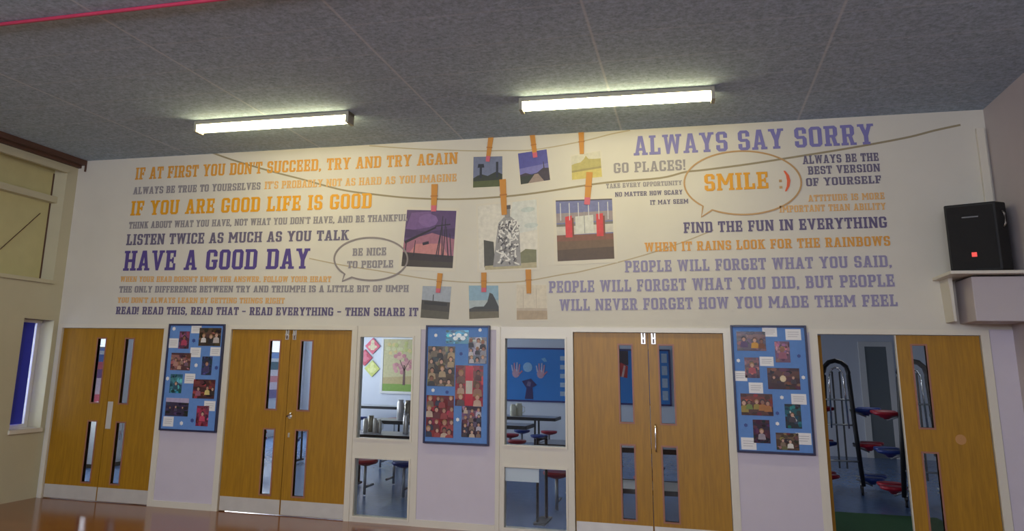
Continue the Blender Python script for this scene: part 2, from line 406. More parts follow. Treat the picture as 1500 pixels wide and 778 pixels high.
def ser(x, y0, hw=.17): return Rr(x-hw, y0, x+hw, y0+.12)
def glyph(ch):
    S = .12; st = lambda x: Rr(x, 0, x+T_, 1)
    if ch == 'I': return .36, [Rr(.08, 0, .28, 1), ser(.18, 0, .18), ser(.18, .88, .18)]
    if ch == 'L': return .62, [st(.07), Rr(0, .88, .36, 1), Rr(0, 0, .6, .14), Rr(.46, .14, .6, .34)]
    if ch == 'E': return .64, [st(.07), Rr(0, .86, .6, 1), Rr(0, 0, .62, .14), Rr(.25, .43, .46, .56), Rr(.40, .35, .50, .64), Rr(.47, .66, .6, .86), Rr(.48, .14, .62, .34)]
    if ch == 'F': return .62, [st(.07), Rr(0, .86, .6, 1), Rr(0, 0, .38, .13), Rr(.25, .41, .46, .54), Rr(.40, .33, .50, .62), Rr(.47, .66, .6, .86)]
    if ch == 'T': return .66, [Rr(.23, 0, .43, 1), Rr(0, .86, .66, 1), Rr(0, .66, .13, .86), Rr(.53, .66, .66, .86), ser(.33, 0, .18)]
    if ch == 'H': return .76, [Rr(.07, 0, .26, 1), Rr(.50, 0, .69, 1), Rr(.26, .43, .5, .57), ser(.165, 0), ser(.595, 0), ser(.165, .88), ser(.595, .88)]
    if ch == 'N': return .78, [Rr(.06, 0, .23, 1), Rr(.55, 0, .72, 1), [(.06, 1), (.27, 1), (.72, 0), (.52, 0)], ser(.145, 0, .145), ser(.62, .88, .16), Rr(0, .88, .2, 1)]
    if ch == 'M': return .96, [Rr(.06, 0, .24, 1), Rr(.72, 0, .90, 1), [(.06, 1), (.27, 1), (.56, .32), (.40, .32)], [(.90, 1), (.69, 1), (.40, .32), (.56, .32)], ser(.15, 0, .15), ser(.81, 0, .15), Rr(0, .88, .2, 1), Rr(.76, .88, .96, 1)]
    if ch == 'U': return .74, [Rr(.06, .15, .26, 1), Rr(.48, .15, .68, 1), ser(.15, .88, .15), ser(.59, .88, .15)]+octo(.06, 0, .68, 1, 'B34')
    if ch == 'O': return .66, octo(.02, 0, .64, 1, 'TBLR1234')
    if ch == 'C': return .64, octo(.02, 0, .62, 1, 'TBL1234')+[Rr(.42, .64, .62, .85), Rr(.42, .15, .62, .34)]
    if ch == 'G': return .68, octo(.02, 0, .64, 1, 'TBL1234')+[Rr(.44, .66, .64, .85), Rr(.44, .15, .64, .44), Rr(.34, .38, .68, .50)]
    if ch == 'S': return .62, octo(.02, .43, .60, 1, 'TL12', h=.14)+octo(.02, 0, .60, .57, 'BR34', h=.14)+[[(.02, .57), (.02, .55), (.14, .43), (.48, .43), (.60, .43), (.48, .57)], Rr(.40, .68, .60, .86), Rr(.02, .14, .22, .32)]
    if ch == 'D': return .70, [st(.07), Rr(0, 0, .48, .14), Rr(0, .86, .48, 1)]+octo(.07, 0, .68, 1, 'R23')
    if ch == 'P': return .66, [st(.07), Rr(0, .86, .45, 1), Rr(0, 0, .38, .12), Rr(.2, .40, .45, .53)]+octo(.07, .40, .64, 1, 'R23', h=.13)
    if ch == 'B': return .68, [st(.07), Rr(0, .86, .44, 1), Rr(0, 0, .46, .14), Rr(.2, .44, .46, .57)]+octo(.07, .44, .62, 1, 'R23', h=.13)+octo(.07, 0, .65, .57, 'R23', h=.13)
    if ch == 'R': return .72, [st(.07), Rr(0, .86, .45, 1), Rr(0, 0, .34, .12), Rr(.2, .42, .45, .55)]+octo(.07, .42, .64, 1, 'R23', h=.13)+[[(.34, .45), (.52, .45), (.64, 0), (.45, 0)], Rr(.42, 0, .72, .12)]
    if ch == 'K': return .74, [st(.07), Rr(0, .88, .34, 1), Rr(0, 0, .34, .12), [(.26, .42), (.26, .60), (.46, 1), (.64, 1)], [(.30, .52), (.46, .62), (.68, 0), (.47, 0)], Rr(.42, .88, .72, 1), Rr(.42, 0, .74, .12)]
    if ch == 'A': return .76, [[(.07, 0), (.25, 0), (.43, 1), (.26, 1)], [(.51, 0), (.69, 0), (.50, 1), (.33, 1)], Rr(.2, .24, .56, .37), Rr(0, 0, .31, .12), Rr(.45, 0, .76, .12)]
    if ch == 'V': return .76, [[(.07, 1), (.26, 1), (.45, 0), (.31, 0)], [(.69, 1), (.50, 1), (.31, 0), (.45, 0)], Rr(0, .88, .31, 1), Rr(.45, .88, .76, 1)]
    if ch == 'Y': return .76, [[(.07, 1), (.27, 1), (.47, .42), (.30, .36)], [(.69, 1), (.49, 1), (.29, .42), (.46, .36)], Rr(.28, 0, .48, .44), Rr(0, .88, .31, 1), Rr(.45, .88, .76, 1), ser(.38, 0, .18)]
    if ch == 'W': return 1.02, [[(.07, 1), (.25, 1), (.37, 0), (.22, 0)], [(.42, 1), (.58, 1), (.36, 0), (.23, 0)], [(.44, 1), (.60, 1), (.79, 0), (.66, 0)], [(.95, 1), (.77, 1), (.65, 0), (.80, 0)], Rr(0, .88, .32, 1), Rr(.70, .88, 1.02, 1)]
    if ch == '.': return .24, [Rr(.02, 0, .2, .17)]
    if ch == ',': return .24, [[(.02, .17), (.2, .17), (.2, .0), (.06, -.12), (.0, -.12), (.06, 0), (.02, 0)]]
    if ch == "'": return .2, [[(.0, 1), (.17, 1), (.12, .70), (.03, .70)]]
    if ch == '!': return .26, [[(.0, 1), (.22, 1), (.17, .28), (.05, .28)], Rr(.02, 0, .2, .17)]
    if ch == '-': return .5, [Rr(.0, .40, .46, .54)]
    if ch == ':': return .24, [Rr(.02, .06, .2, .26), Rr(.02, .58, .2, .78)]
    if ch == ')':
        P = [(.0, 1.08, .10), (.13, .82, .17), (.17, .5, .20), (.13, .18, .17), (0, -.12, .10)]; o = []
        for (a, b, c), (d, e, f) in zip(P, P[1:]): o.append([(a, b), (a+c, b), (d+f, e), (d, e)])
        return .4, o
    return .34, []
def text_polys(s, gap=.085):
    x = 0; out = []
    for ch in s:
        wd, ps = glyph(ch)
        for p in ps: out.append([(x+a, b) for a, b in p])
        x += wd+gap
    return x-gap, out
def lettering(s, p0, p1, h0, h1, colour, label, parent=None, name='wall_lettering', loc0=(0, 0)):
    """baseline from pixel p0 to p1 on the wall, cap heights h0 and h1 in pixels"""
    (xa, za), (xb, zb) = W(*p0), W(*p1)
    ha = W(p0[0], p0[1]-h0)[1]-za; hb = W(p1[0], p1[1]-h1)[1]-zb
    wd, _ = text_polys(s)
    if not parent:
        parent = empty(name, (xa, 0, za)); tag(parent, label, 'wall lettering'); loc0 = (xa, za); name = 'word'
    x = 0
    for word in s.split(' '):
        ww, ps = text_polys(word); m = MB()
        for j, p in enumerate(ps):
            q = []
            for a, b in p:
                t = (a+x)/wd; q.append((xa+(xb-xa)*t-loc0[0], za+(zb-za)*t+b*(ha+(hb-ha)*t)-loc0[1]))
            m.prism(q, -.0066+(j % 23)*.00007, -.0008-(j % 23)*.00007)
        m.build(name, colour, parent)
        x += ww+.085+.34+.085
ORA = mat('orange_vinyl', rgb(216, 154, 58), .5); ORB = mat('bright_orange_vinyl', rgb(224, 158, 20), .5); ORP = mat('pale_orange_vinyl', rgb(222, 174, 104), .5)
PUR = mat('deep_purple_vinyl', rgb(84, 68, 138), .5); PUG = mat('dark_purple_vinyl', rgb(96, 86, 122), .5); GRY = mat('grey_vinyl', rgb(142, 137, 142), .5)
LAV = mat('lavender_vinyl', rgb(142, 136, 170), .5); VIO = mat('blue_violet_vinyl', rgb(124, 120, 178), .5); GRP = mat('grey_purple_vinyl', rgb(104, 97, 122), .5)
LINES = [
 ("IF AT FIRST YOU DON'T SUCCEED, TRY AND TRY AGAIN", (198, 263.5), (670.5, 240), 17.5, 16.8, ORA, "orange slab capitals reading IF AT FIRST YOU DON'T SUCCEED, TRY AND TRY AGAIN"),
 ("ALWAYS BE TRUE TO YOURSELVES", (195, 285), (381.5, 277.7), 10.5, 10.5, GRY, 'small grey capitals reading ALWAYS BE TRUE TO YOURSELVES'),
 ("IT'S PROBABLY NOT AS HARD AS YOU IMAGINE", (387.5, 277.3), (669, 265.8), 11, 11.3, ORP, "small pale orange capitals reading IT'S PROBABLY NOT AS HARD AS YOU IMAGINE"),
 ("IF YOU ARE GOOD LIFE IS GOOD", (191, 316), (544.5, 305), 21, 22, ORB, 'large bright orange capitals reading IF YOU ARE GOOD LIFE IS GOOD'),
 ("THINK ABOUT WHAT YOU HAVE, NOT WHAT YOU DON'T HAVE, AND BE THANKFUL", (188.7, 335.3), (597, 323.7), 10, 10, GRY, 'small grey capitals in one line beginning THINK ABOUT WHAT YOU HAVE'),
 ("LISTEN TWICE AS MUCH AS YOU TALK", (185, 359.4), (511, 351.7), 16, 14.8, GRP, 'dark purple capitals reading LISTEN TWICE AS MUCH AS YOU TALK'),
 ("HAVE A GOOD DAY", (180.5, 396.7), (453, 393.5), 29, 29.5, PUR, 'very large deep purple capitals reading HAVE A GOOD DAY'),
 ("WHEN YOUR HEAD DOESN'T KNOW THE ANSWER, FOLLOW YOUR HEART", (176.4, 413), (485, 413.3), 8, 8.5, ORP, 'tiny orange capitals in one line beginning WHEN YOUR HEAD'),
 ("THE ONLY DIFFERENCE BETWEEN TRY AND TRIUMPH IS A LITTLE BIT OF UMPH", (174.5, 428.8), (598.6, 427.7), 9.5, 10, GRY, 'grey capitals in one line beginning THE ONLY DIFFERENCE BETWEEN TRY AND TRIUMPH'),
 ("YOU DON'T ALWAYS LEARN BY GETTING THINGS RIGHT", (172, 443.7), (416.8, 444.7), 8, 8.3, ORP, "tiny orange capitals reading YOU DON'T ALWAYS LEARN BY GETTING THINGS RIGHT"),
 ("READ! READ THIS, READ THAT - READ EVERYTHING - THEN SHARE IT", (169.7, 460.4), (612.5, 463.3), 11, 12.4, PUG, 'purple capitals in the lowest left line beginning READ! READ THIS'),
 ("ALWAYS SAY SORRY", (928.4, 228), (1281.5, 211), 28, 30, VIO, 'very large blue violet capitals reading ALWAYS SAY SORRY'),
 ("GO PLACES!", (899, 253.8), (1005, 249), 14.6, 15.4, GRY, 'medium grey capitals reading GO PLACES!'),
 ("TAKE EVERY OPPORTUNITY", (888, 276), (999, 270.8), 6.5, 6.5, GRY, 'tiny grey capitals reading TAKE EVERY OPPORTUNITY'),
 ("NO MATTER HOW SCARY", (901, 288.3), (1000, 284.6), 6.5, 6.5, GRP, 'tiny dark grey capitals reading NO MATTER HOW SCARY'),
 ("IT MAY SEEM", (952.4, 300), (1008.4, 298), 6.6, 6.6, GRP, 'tiny dark grey capitals reading IT MAY SEEM'),
 ("ALWAYS BE THE", (1176, 240.6), (1287.5, 235.7), 12.3, 12, GRP, 'dark grey purple capitals reading ALWAYS BE THE'),
 ("BEST VERSION", (1183.6, 256), (1289.6, 251.3), 12, 11.5, GRP, 'dark grey purple capitals reading BEST VERSION'),
 ("OF YOURSELF", (1181, 273), (1291.3, 268.4), 11.7, 11.3, GRP, 'dark grey purple capitals reading OF YOURSELF'),
 ("ATTITUDE IS MORE", (1184, 295.5), (1296, 291.8), 9.5, 9.8, ORP, 'small orange capitals reading ATTITUDE IS MORE'),
 ("IMPORTANT THAN ABILITY", (1142, 311.5), (1298, 307), 10, 9.8, ORP, 'small orange capitals reading IMPORTANT THAN ABILITY'),
 ("FIND THE FUN IN EVERYTHING", (1001.6, 341.5), (1300, 333.5), 15.6, 16.3, PUG, 'dark purple capitals reading FIND THE FUN IN EVERYTHING'),
 ("WHEN IT RAINS LOOK FOR THE RAINBOWS", (944.4, 369), (1304.6, 360), 13.3, 14.3, ORA, 'orange capitals reading WHEN IT RAINS LOOK FOR THE RAINBOWS'),
 ("PEOPLE WILL FORGET WHAT YOU SAID,", (915.5, 399), (1307, 391), 16.7, 17, LAV, 'lavender capitals reading PEOPLE WILL FORGET WHAT YOU SAID'),
 ("PEOPLE WILL FORGET WHAT YOU DID, BUT PEOPLE", (804, 429), (1311, 419.8), 17, 18, LAV, 'lavender capitals reading PEOPLE WILL FORGET WHAT YOU DID, BUT PEOPLE'),
 ("WILL NEVER FORGET HOW YOU MADE THEM FEEL", (819.5, 455.3), (1315.5, 448.6), 16.7, 17.3, LAV, 'lavender capitals reading WILL NEVER FORGET HOW YOU MADE THEM FEEL'),
]
for a in LINES: lettering(*a)

def bubble(cx, cy, rx, ry, tail, wd, colour, label, texts, slope=0):
    c = W(cx, cy); root = empty('speech_bubble', (c[0], 0, c[1])); tag(root, label, 'speech bubble')
    (t0, tip, t1) = tail
    a0 = math.atan2((t0[1]-cy)/ry, (t0[0]-cx)/rx); a1 = math.atan2((t1[1]-cy)/ry, (t1[0]-cx)/rx)   # image y is down
    if a0 < a1: a0 += 2*math.pi
    P = []; N = 60; span = 2*math.pi-(a0-a1)
    for i in range(N+1):
        a = a0+span*i/N; x = cx+rx*math.cos(a); y = cy+ry*math.sin(a)+slope*(math.cos(a)*rx)
        P.append(W(x, y))
    P.append(W(*tip))
    P = [(x-c[0], z-c[1]) for x, z in P]
    m = MB(); m.ribbon(P, wd, -.0066, -.001, closed=True); m.build('bubble_outline', colour, root)
    for tx in texts: lettering(*tx, None, root, 'bubble_lettering', c)
BG = mat('grey_outline_vinyl', rgb(140, 132, 130), .5); BO = mat('tan_outline_vinyl', rgb(186, 148, 96), .5)
bubble(543.5, 379.5, 53.7, 31.3, ((505, 401.3), (501.5, 412), (514.3, 407.5)), .02, BG, 'grey outlined speech bubble saying BE NICE TO PEOPLE',
       [("BE NICE", (516.4, 374.8), (565.6, 374), 10.8, 11.6, GRY), ("TO PEOPLE", (508.5, 393), (576, 391.8), 10.5, 10.8, GRY)])
bubble(1088, 268, 85.7, 46.5, ((1030, 302), (1027.4, 318), (1043, 308)), .017, BO, 'large orange outlined speech bubble saying SMILE with a smiley',
       [("SMILE", (1032, 280.4), (1126.4, 276), 25, 24.5, ORB), (":", (1141.5, 277.5), (1147, 277.3), 18, 18, BO), (")", (1149.5, 277.4), (1159.5, 277), 25, 25, mat('red_orange_vinyl', rgb(222, 96, 50), .5))])

# strings printed across the mural, from which the prints hang
def smooth(pts, n=5):
    out = []; P = [pts[0]]+pts+[pts[-1]]
    for i in range(1, len(P)-2):
        for k in range(n):
            t = k/n; q = []
            for c in (0, 1):
                a, b, d, e = P[i-1][c], P[i][c], P[i+1][c], P[i+2][c]
                q.append(.5*((2*b)+(-a+d)*t+(2*a-5*b+4*d-e)*t*t+(-a+3*b-3*d+e)*t**3))
            out.append(tuple(q))
    out.append(pts[-1]); return out
def string(px, wd, label, rgbc):
    P = [W(*q) for q in smooth(px)]; c = P[0]
    m = MB(); m.ribbon([(x-c[0], z-c[1]) for x, z in P], wd, -.0008, -.0001)
    o = m.build('string', mat('string_%d' % rgbc[0], rgb(*rgbc), .6)); o.location = (c[0], 0, c[1]); tag(o, label, 'string', 'strings carrying the mural prints')
string([(541, 213.5), (607, 218), (690, 221), (735, 220.6), (783, 219.4), (853, 207), (895, 196.5), (923, 191)], .014, 'thin string along the top of the mural above the three small upper prints', (185, 172, 140))
string([(311, 224), (349, 237), (401, 252), (440, 262), (500, 278), (550, 285), (600, 290), (660, 292), (720, 289.5), (783, 283), (884, 268), (966, 261), (1004, 252), (1032, 249), (1100, 240), (1180, 227.5), (1227, 220), (1284, 210), (1333, 200.5), (1370, 191), (1407, 183)], .021, 'long string sweeping across the whole mural through the SMILE bubble', (150, 138, 108))
string([(453, 378.6), (504, 389), (556, 397), (617, 407.5), (660, 412), (700, 414), (763, 412.5), (825, 402), (850, 398), (907, 384), (953, 371), (1000, 355), (1033, 342), (1045, 337)], .013, 'lowest thin string of the mural above the three small lower prints', (182, 168, 138))

# ------------------------------------------------------------------ pictures
def layered(m, poly_uv, quad, k, material):
    """poly in u,v (v up) on the quad TL,TR,BR,BL given in wall x,z"""
    TL, TR, BR, BL_ = quad; P = []
    for u, v in poly_uv:
        a = [BL_[i]+(BR[i]-BL_[i])*u for i in (0, 1)]; b = [TL[i]+(TR[i]-TL[i])*u for i in (0, 1)]
        P.append((a[0]+(b[0]-a[0])*v, a[1]+(b[1]-a[1])*v))
    m.prism(P, -.0029-.00005*k, -.0026, material)
def disc(cx, cy, rx, ry=None, n=9):
    ry = ry or rx; return [(cx+rx*math.cos(2*math.pi*i/n), cy+ry*math.sin(2*math.pi*i/n)) for i in range(n)]
def bar(x0, y0, x1, y1, w0, w1=None):
    w1 = w0 if w1 is None else w1; d = Vector((x1-x0, y1-y0)).normalized(); n = Vector((-d.y, d.x))
    return [(x0+n.x*w0/2, y0+n.y*w0/2), (x0-n.x*w0/2, y0-n.y*w0/2), (x1-n.x*w1/2, y1-n.y*w1/2), (x1+n.x*w1/2, y1+n.y*w1/2)]
def mural_print(corners, layers, border, label, big):
    q = [W(*c) for c in corners]; cx = sum(p[0] for p in q)/4; cz = min(p[1] for p in q)
    q = [(x-cx, z-cz) for x, z in q]
    root = empty('mural_print', (cx, 0, cz)); tag(root, label, 'picture', 'large square prints on the mural' if big else 'small square prints on the mural')
    e = border; TL, TR, BR, BL_ = q
    m = MB(); m.prism([(TL[0]-e, TL[1]+e), (TR[0]+e, TR[1]+e), (BR[0]+e, BR[1]-e*1.2), (BL_[0]-e, BL_[1]-e*1.2)], -.0026, -.0012)
    m.build('white_border', mat('cream_print_border', rgb(214, 208, 192), .5), root)
    m = MB(); layered(m, [(0, 0), (1, 0), (1, 1), (0, 1)], q, 0, layers[0])
    for k, (mt, poly) in enumerate(layers[1:]): layered(m, poly, q, k+1, mt)
    m.build('picture', None, root)
def rnd_tree(x, base, h, wd, n=5, seed=0):
    rr = random.Random(seed); P = [(x-wd/2, base)]
    for i in range(n): P.append((x-wd/2+wd*(i+.5)/n, base+h*(.6+.4*rr.random())))
    P.append((x+wd/2, base)); return P
# convex pieces only are needed where shapes are filled by n-gons; skylines are built as strips
def skyline(mt, xs, hs, base=0): return [(mt, [(a, base), (b, base), (b, hb), (a, ha)]) for (a, ha), (b, hb) in zip(zip(xs, hs), list(zip(xs, hs))[1:])]
L_ = []
sky = cm(96, 104, 140); dk = cm(52, 58, 48); gr = cm(84, 92, 52)
mural_print([(693.7, 230), (736, 229), (736, 273), (693, 275)],
    [cm(112, 120, 148)]+skyline(dk, [0, .15, .3, .5, .62, .8, .9, 1], [.30, .38, .42, .36, .42, .5, .45, .4])+[(gr, [(0, 0), (1, 0), (1, .22), (0, .2)]), (cm(40, 44, 56), [(.22, .3), (.3, .3), (.3, .74), (.22, .74)]), (cm(40, 44, 56), [(.15, .64), (.38, .64), (.36, .76), (.17, .76)]), (cm(44, 48, 60), [(.78, .3), (.86, .3), (.86, .82), (.78, .82)])], .012,
    'small blue print of dark towers over grass, leftmost in the upper row', False)
mural_print([(758.8, 225), (800.7, 218.8), (806, 263.7), (763, 270.3)],
    [cm(84, 84, 158)]+[(cm(118, 116, 178), [(0, .28), (1, .3), (1, .55), (0, .5)])]+skyline(cm(62, 52, 66), [0, .2, .4, .6, .8, 1], [.3, .34, .26, .3, .42, .4])+[(cm(150, 132, 124), [(.25, 0), (.8, 0), (.62, .26), (.5, .26)]), (dk, [(0, 0), (.25, 0), (.5, .26), (0, .24)]), (cm(60, 50, 60), bar(.84, .3, .84, .62, .05, .02))], .012,
    'small tilted violet print of a sky above a path, middle of the upper row', False)
mural_print([(837, 229), (879, 221.5), (882, 259), (838, 263.7)],
    [cm(204, 200, 180)]+skyline(cm(176, 164, 96), [0, .1, .3, .42, .5, .58, .75, .95, 1], [.62, .66, .68, .78, .92, .78, .74, .72, .72])+[(cm(196, 180, 96), [(0, 0), (1, 0), (1, .34), (0, .3)]), (cm(150, 138, 84), [(0, .3), (1, .34), (1, .42), (0, .38)])], .012,
    'small pale yellow print of a building on grass, rightmost in the upper row', False)
py = cm(34, 24, 44)
mural_print([(596.5, 307.5), (668.7, 309), (663, 393), (588, 390)],
    [cm(86, 60, 110), (cm(112, 80, 136), [(0, .62), (.5, .7), (.5, .98), (.1, .95)]), (cm(124, 92, 150), disc(.45, .82, .2, .12)), (cm(70, 46, 92), [(0, .5), (1, .55), (1, .7), (.5, .62), (0, .66)]), (cm(160, 104, 124), [(0, .2), (1, .2), (1, .5), (.55, .6), (0, .44)]), (cm(192, 128, 128), [(.1, .2), (.9, .2), (.75, .42), (.25, .40)]),
     (cm(52, 40, 44), [(0, 0), (1, 0), (1, .21), (0, .25)]), (cm(66, 58, 50), [(0, 0), (1, 0), (1, .1), (0, .12)])]
    + [(py, bar(x0, .18, x1, y1, .022, .014)) for x0, x1, y1 in ((.66, .74, .78), (.70, .74, .9), (.80, .80, .86), (.90, .82, .72), (.78, .74, .72), (.96, .90, .6), (.22, .23, .46))]
    + [(py, bar(.02, .42, .62, .70, .05, .03)), (py, bar(.05, .44, .05, .2, .02)), (py, bar(.60, .72, .9, .76, .02)), (py, bar(.38, .40, .50, .43, .05))], .035,
    'large purple dusk print of pylon silhouettes, left of the large row', True)
wb = cm(214, 210, 198); lat = cm(118, 114, 112)
rr = random.Random(3)
lay = [wb, (cm(206, 208, 202), [(.5, .5), (1, .55), (1, 1), (.6, 1)]), (cm(186, 196, 192), disc(.85, .86, .12, .04)), (cm(190, 198, 194), disc(.9, .62, .12, .04)), (cm(74, 72, 62), [(.09, .04), (.28, .04), (.26, .42), (.09, .46)]), (cm(120, 120, 86), [(.66, .06), (.98, .06), (.98, .26), (.80, .28), (.66, .2)]), (cm(176, 166, 132), [(.1, 0), (.98, 0), (.98, .08), (.1, .06)])]
BX = lambda v: (.25+.06*max(0, v-.1), .73-.02*v)
lay += [(cm(150, 148, 146), [(.24, .04), (.72, .04), (.70, .55), (.32, .55)]), (cm(150, 148, 146), [(.32, .55), (.70, .55), (.66, .70), (.56, .78), (.44, .78), (.35, .70)]), (cm(140, 138, 136), [(.46, .77), (.55, .77), (.55, .92), (.46, .92)]), (cm(84, 80, 80), [(.45, .90), (.56, .90), (.56, .96), (.45, .96)])]
for i in range(120):
    v = .07+.66*rr.random(); u = (.28+.08*min(1, v/.55)) + (.39-.07*min(1, v/.55))*rr.random(); a = rr.random()*3.14; l = .02+.025*rr.random()
    lay.append((cm(222, 220, 214) if i % 5 < 3 else (lat if i % 5 == 3 else cm(74, 72, 76)), bar(u-l*math.cos(a), v-l*math.sin(a), u+l*math.cos(a), v+l*math.sin(a), .022)))
mural_print([(700, 302), (786, 292), (788, 392), (702, 396)], lay, .02, 'large white print of a pale latticed bottle shaped tower, middle of the large row', True)
rd = cm(206, 58, 58)
mural_print([(814, 293.7), (896.6, 291), (900, 379), (817, 383)],
    [cm(112, 116, 160), (cm(150, 138, 138), [(0, .62), (1, .64), (1, .8), (0, .78)]), (cm(198, 192, 180), [(0, .42), (1, .44), (1, .62), (0, .6)]), (cm(120, 116, 108), [(0, .56), (1, .58), (1, .62), (0, .6)]), (cm(112, 86, 58), [(0, 0), (1, 0), (1, .36), (0, .38)]), (cm(86, 66, 44), [(0, 0), (1, 0), (1, .2), (0, .18)]), (cm(128, 82, 60), [(0, .32), (1, .32), (1, .42), (0, .42)]),
     (cm(206, 206, 196), [(.34, .44), (.66, .44), (.66, .74), (.34, .72)]), (cm(150, 152, 150), bar(.5, .44, .5, .8, .015)), (rd, [(.16, .38), (.28, .38), (.28, .74), (.16, .72)]), (rd, [(.71, .38), (.83, .38), (.83, .76), (.71, .75)]), (cm(120, 66, 44), [(.28, .40), (.31, .40), (.31, .70), (.28, .70)]), (cm(120, 66, 44), [(.83, .40), (.86, .40), (.86, .72), (.83, .72)]),
     (cm(70, 62, 66), [(0, .98), (1, .98), (1, 1), (0, 1)])]
    + [(cm(206, 206, 208), bar(x, .66, x, .95, .014)) for x in (.08, .24, .4, .58, .76, .92)], .035,
    'large print of two red towers before a pale building, right of the large row', True)
mural_print([(619.3, 418.9), (661.5, 420), (657.3, 468), (616, 465.4)],
    [cm(160, 168, 178), (cm(70, 66, 58), [(0, 0), (1, 0), (1, .52), (0, .56)]), (cm(92, 88, 72), [(0, 0), (1, 0), (1, .22), (0, .26)]), (cm(48, 46, 44), [(.1, .42), (.9, .40), (.9, .5), (.1, .52)]), (cm(60, 60, 60), bar(.4, .5, .4, .74, .03))], .012,
    'small grey print of dark buildings below a pale sky, leftmost in the lower row', False)
mural_print([(686.7, 418.4), (730, 418.4), (731, 465.5), (687.6, 467.5)],
    [cm(138, 170, 188), (cm(172, 184, 184), [(0, .3), (1, .3), (1, .55), (0, .55)])]+skyline(cm(58, 60, 56), [0, .2, .5, .62, .7, .8, .88, 1], [.3, .36, .36, .5, .78, .74, .6, .34])+[(cm(108, 100, 76), [(0, 0), (1, 0), (1, .2), (0, .22)]), (cm(70, 66, 56), bar(.05, .26, .9, .24, .06))], .012,
    'small blue sky print with one dark tree, middle of the lower row', False)
mural_print([(757, 417), (800, 418), (802, 468), (757, 468.6)],
    [cm(208, 198, 176), (cm(172, 152, 122), [(0, 0), (1, 0), (1, .26), (0, .28)]), (cm(184, 170, 148), [(0, .26), (1, .25), (1, .33), (0, .33)]), (cm(184, 172, 150), bar(.22, .3, .22, .85, .02)), (cm(184, 172, 150), bar(.66, .3, .66, .9, .02))], .012,
    'small faded sepia print of a beach, rightmost in the lower row', False)
PEG = mat('orange_peg', rgb(200, 138, 56), .55); PEGT = mat('pink_peg_tip', rgb(206, 100, 118), .55)
def peg(top, bot, wt, wb_, label, tip=True):
    c = W(*top); b = W(*bot); v = Vector((b[0]-c[0], b[1]-c[1]))
    root = empty('clothes_peg', (c[0], 0, c[1])); tag(root, label, 'clothes peg', 'orange pegs on the mural')
    k = .78 if tip else 1
    m = MB(); m.prism(bar(0, 0, v.x*k, v.y*k, wt, wt+(wb_-wt)*k), -.012, -.0064)
    m.build('peg_body', PEG, root)
    m = MB(); m.prism(bar(v.x*.42, v.y*.42, v.x*.46, v.y*.46, wt*1.12), -.0135, -.0125); m.build('peg_spring', mat('peg_spring', rgb(176, 112, 44), .5), root)
    if tip:
        m = MB(); m.prism(bar(v.x*k, v.y*k, v.x, v.y, wt+(wb_-wt)*k, wb_), -.012, -.0064); m.build('peg_tip', PEGT, root)
peg((719.5, 200.5), (714.5, 237), .062, .045, 'orange peg with pink tip over the upper row print of dark towers')
peg((780, 198), (784.3, 231), .058, .05, 'orange peg with pink tip over the small tilted violet print')
peg((851.5, 194), (852.5, 226), .062, .045, 'orange peg over the small pale yellow building print', False)
peg((637, 270), (635.5, 310), .078, .062, 'orange peg with pink tip over the large purple dusk print')
peg((736.5, 263), (739, 315), .075, .06, 'long orange peg over the large print of the bottle shaped tower', False)
peg((863.7, 252.5), (860, 300), .07, .062, 'orange peg with pink tip over the large print of red towers')
peg((645, 400.5), (641.8, 429), .06, .05, 'orange peg with pink tip over the lower print of dark buildings')
peg((709, 399.5), (709, 428), .06, .055, 'orange peg with pink tip over the lower print with one tree')
peg((774, 395), (775, 430), .062, .05, 'orange peg over the small faded sepia beach print', False)

# ------------------------------------------------------------------ notice boards
FELT = mat('blue_felt', rgb(100, 142, 204), .8, noise=.05, nscale=30, bump=.1, bscale=200); NAVY = mat('navy_board_frame', (.018, .022, .075, 1), .35)
def board(x0, x1, z0, z1, label, fr=.02):
    r = empty('notice_board', ((x0+x1)/2, -.02, z0)); tag(r, label, 'notice board', 'blue notice boards between the doors')
    hw = (x1-x0)/2; h = z1-z0
    m = MB(); m.box(-hw, -hw+fr, -.028, .004, 0, h); m.box(hw-fr, hw, -.028, .004, 0, h); m.box(-hw+fr, hw-fr, -.028, .004, 0, fr); m.box(-hw+fr, hw-fr, -.028, .004, h-fr, h)
    m.build('board_frame', NAVY, r, .002)
    m = MB(); m.box(-hw+fr, hw-fr, -.014, .004, fr, h-fr); m.build('felt_panel', FELT, r)
board(-6.182, -5.413, .857, 2.103, 'blue notice board with photos and white notes, between the left and middle double doors')
board(-2.876, -2.143, .852, 2.106, 'blue notice board with five photo collages, between the two glazed screens')
board(.350, 1.062, .905, 2.126, 'blue notice board with photos and white notes, left of the open doorway')
YF = -.0345   # front of the felt
SKIN = [(176, 132, 110), (192, 150, 130), (140, 96, 78), (200, 160, 138)]
def figure(rr, u, v, s, cloth, asp):
    sk = cm(*rr.choice(SKIN)); hair = cm(*rr.choice([(48, 34, 28), (92, 62, 40), (150, 116, 70), (30, 26, 30)]))
    c = cm(*cloth); x = s*asp
    return [(c, [(u-x*.9, v-s*1.9), (u+x*.9, v-s*1.9), (u+x*.75, v-s*.75), (u+x*.3, v-s*.5), (u-x*.3, v-s*.5), (u-x*.75, v-s*.75)]), (hair, disc(u, v+s*.12, x*.55, s*.62)), (sk, disc(u, v-s*.05, x*.40, s*.48))]
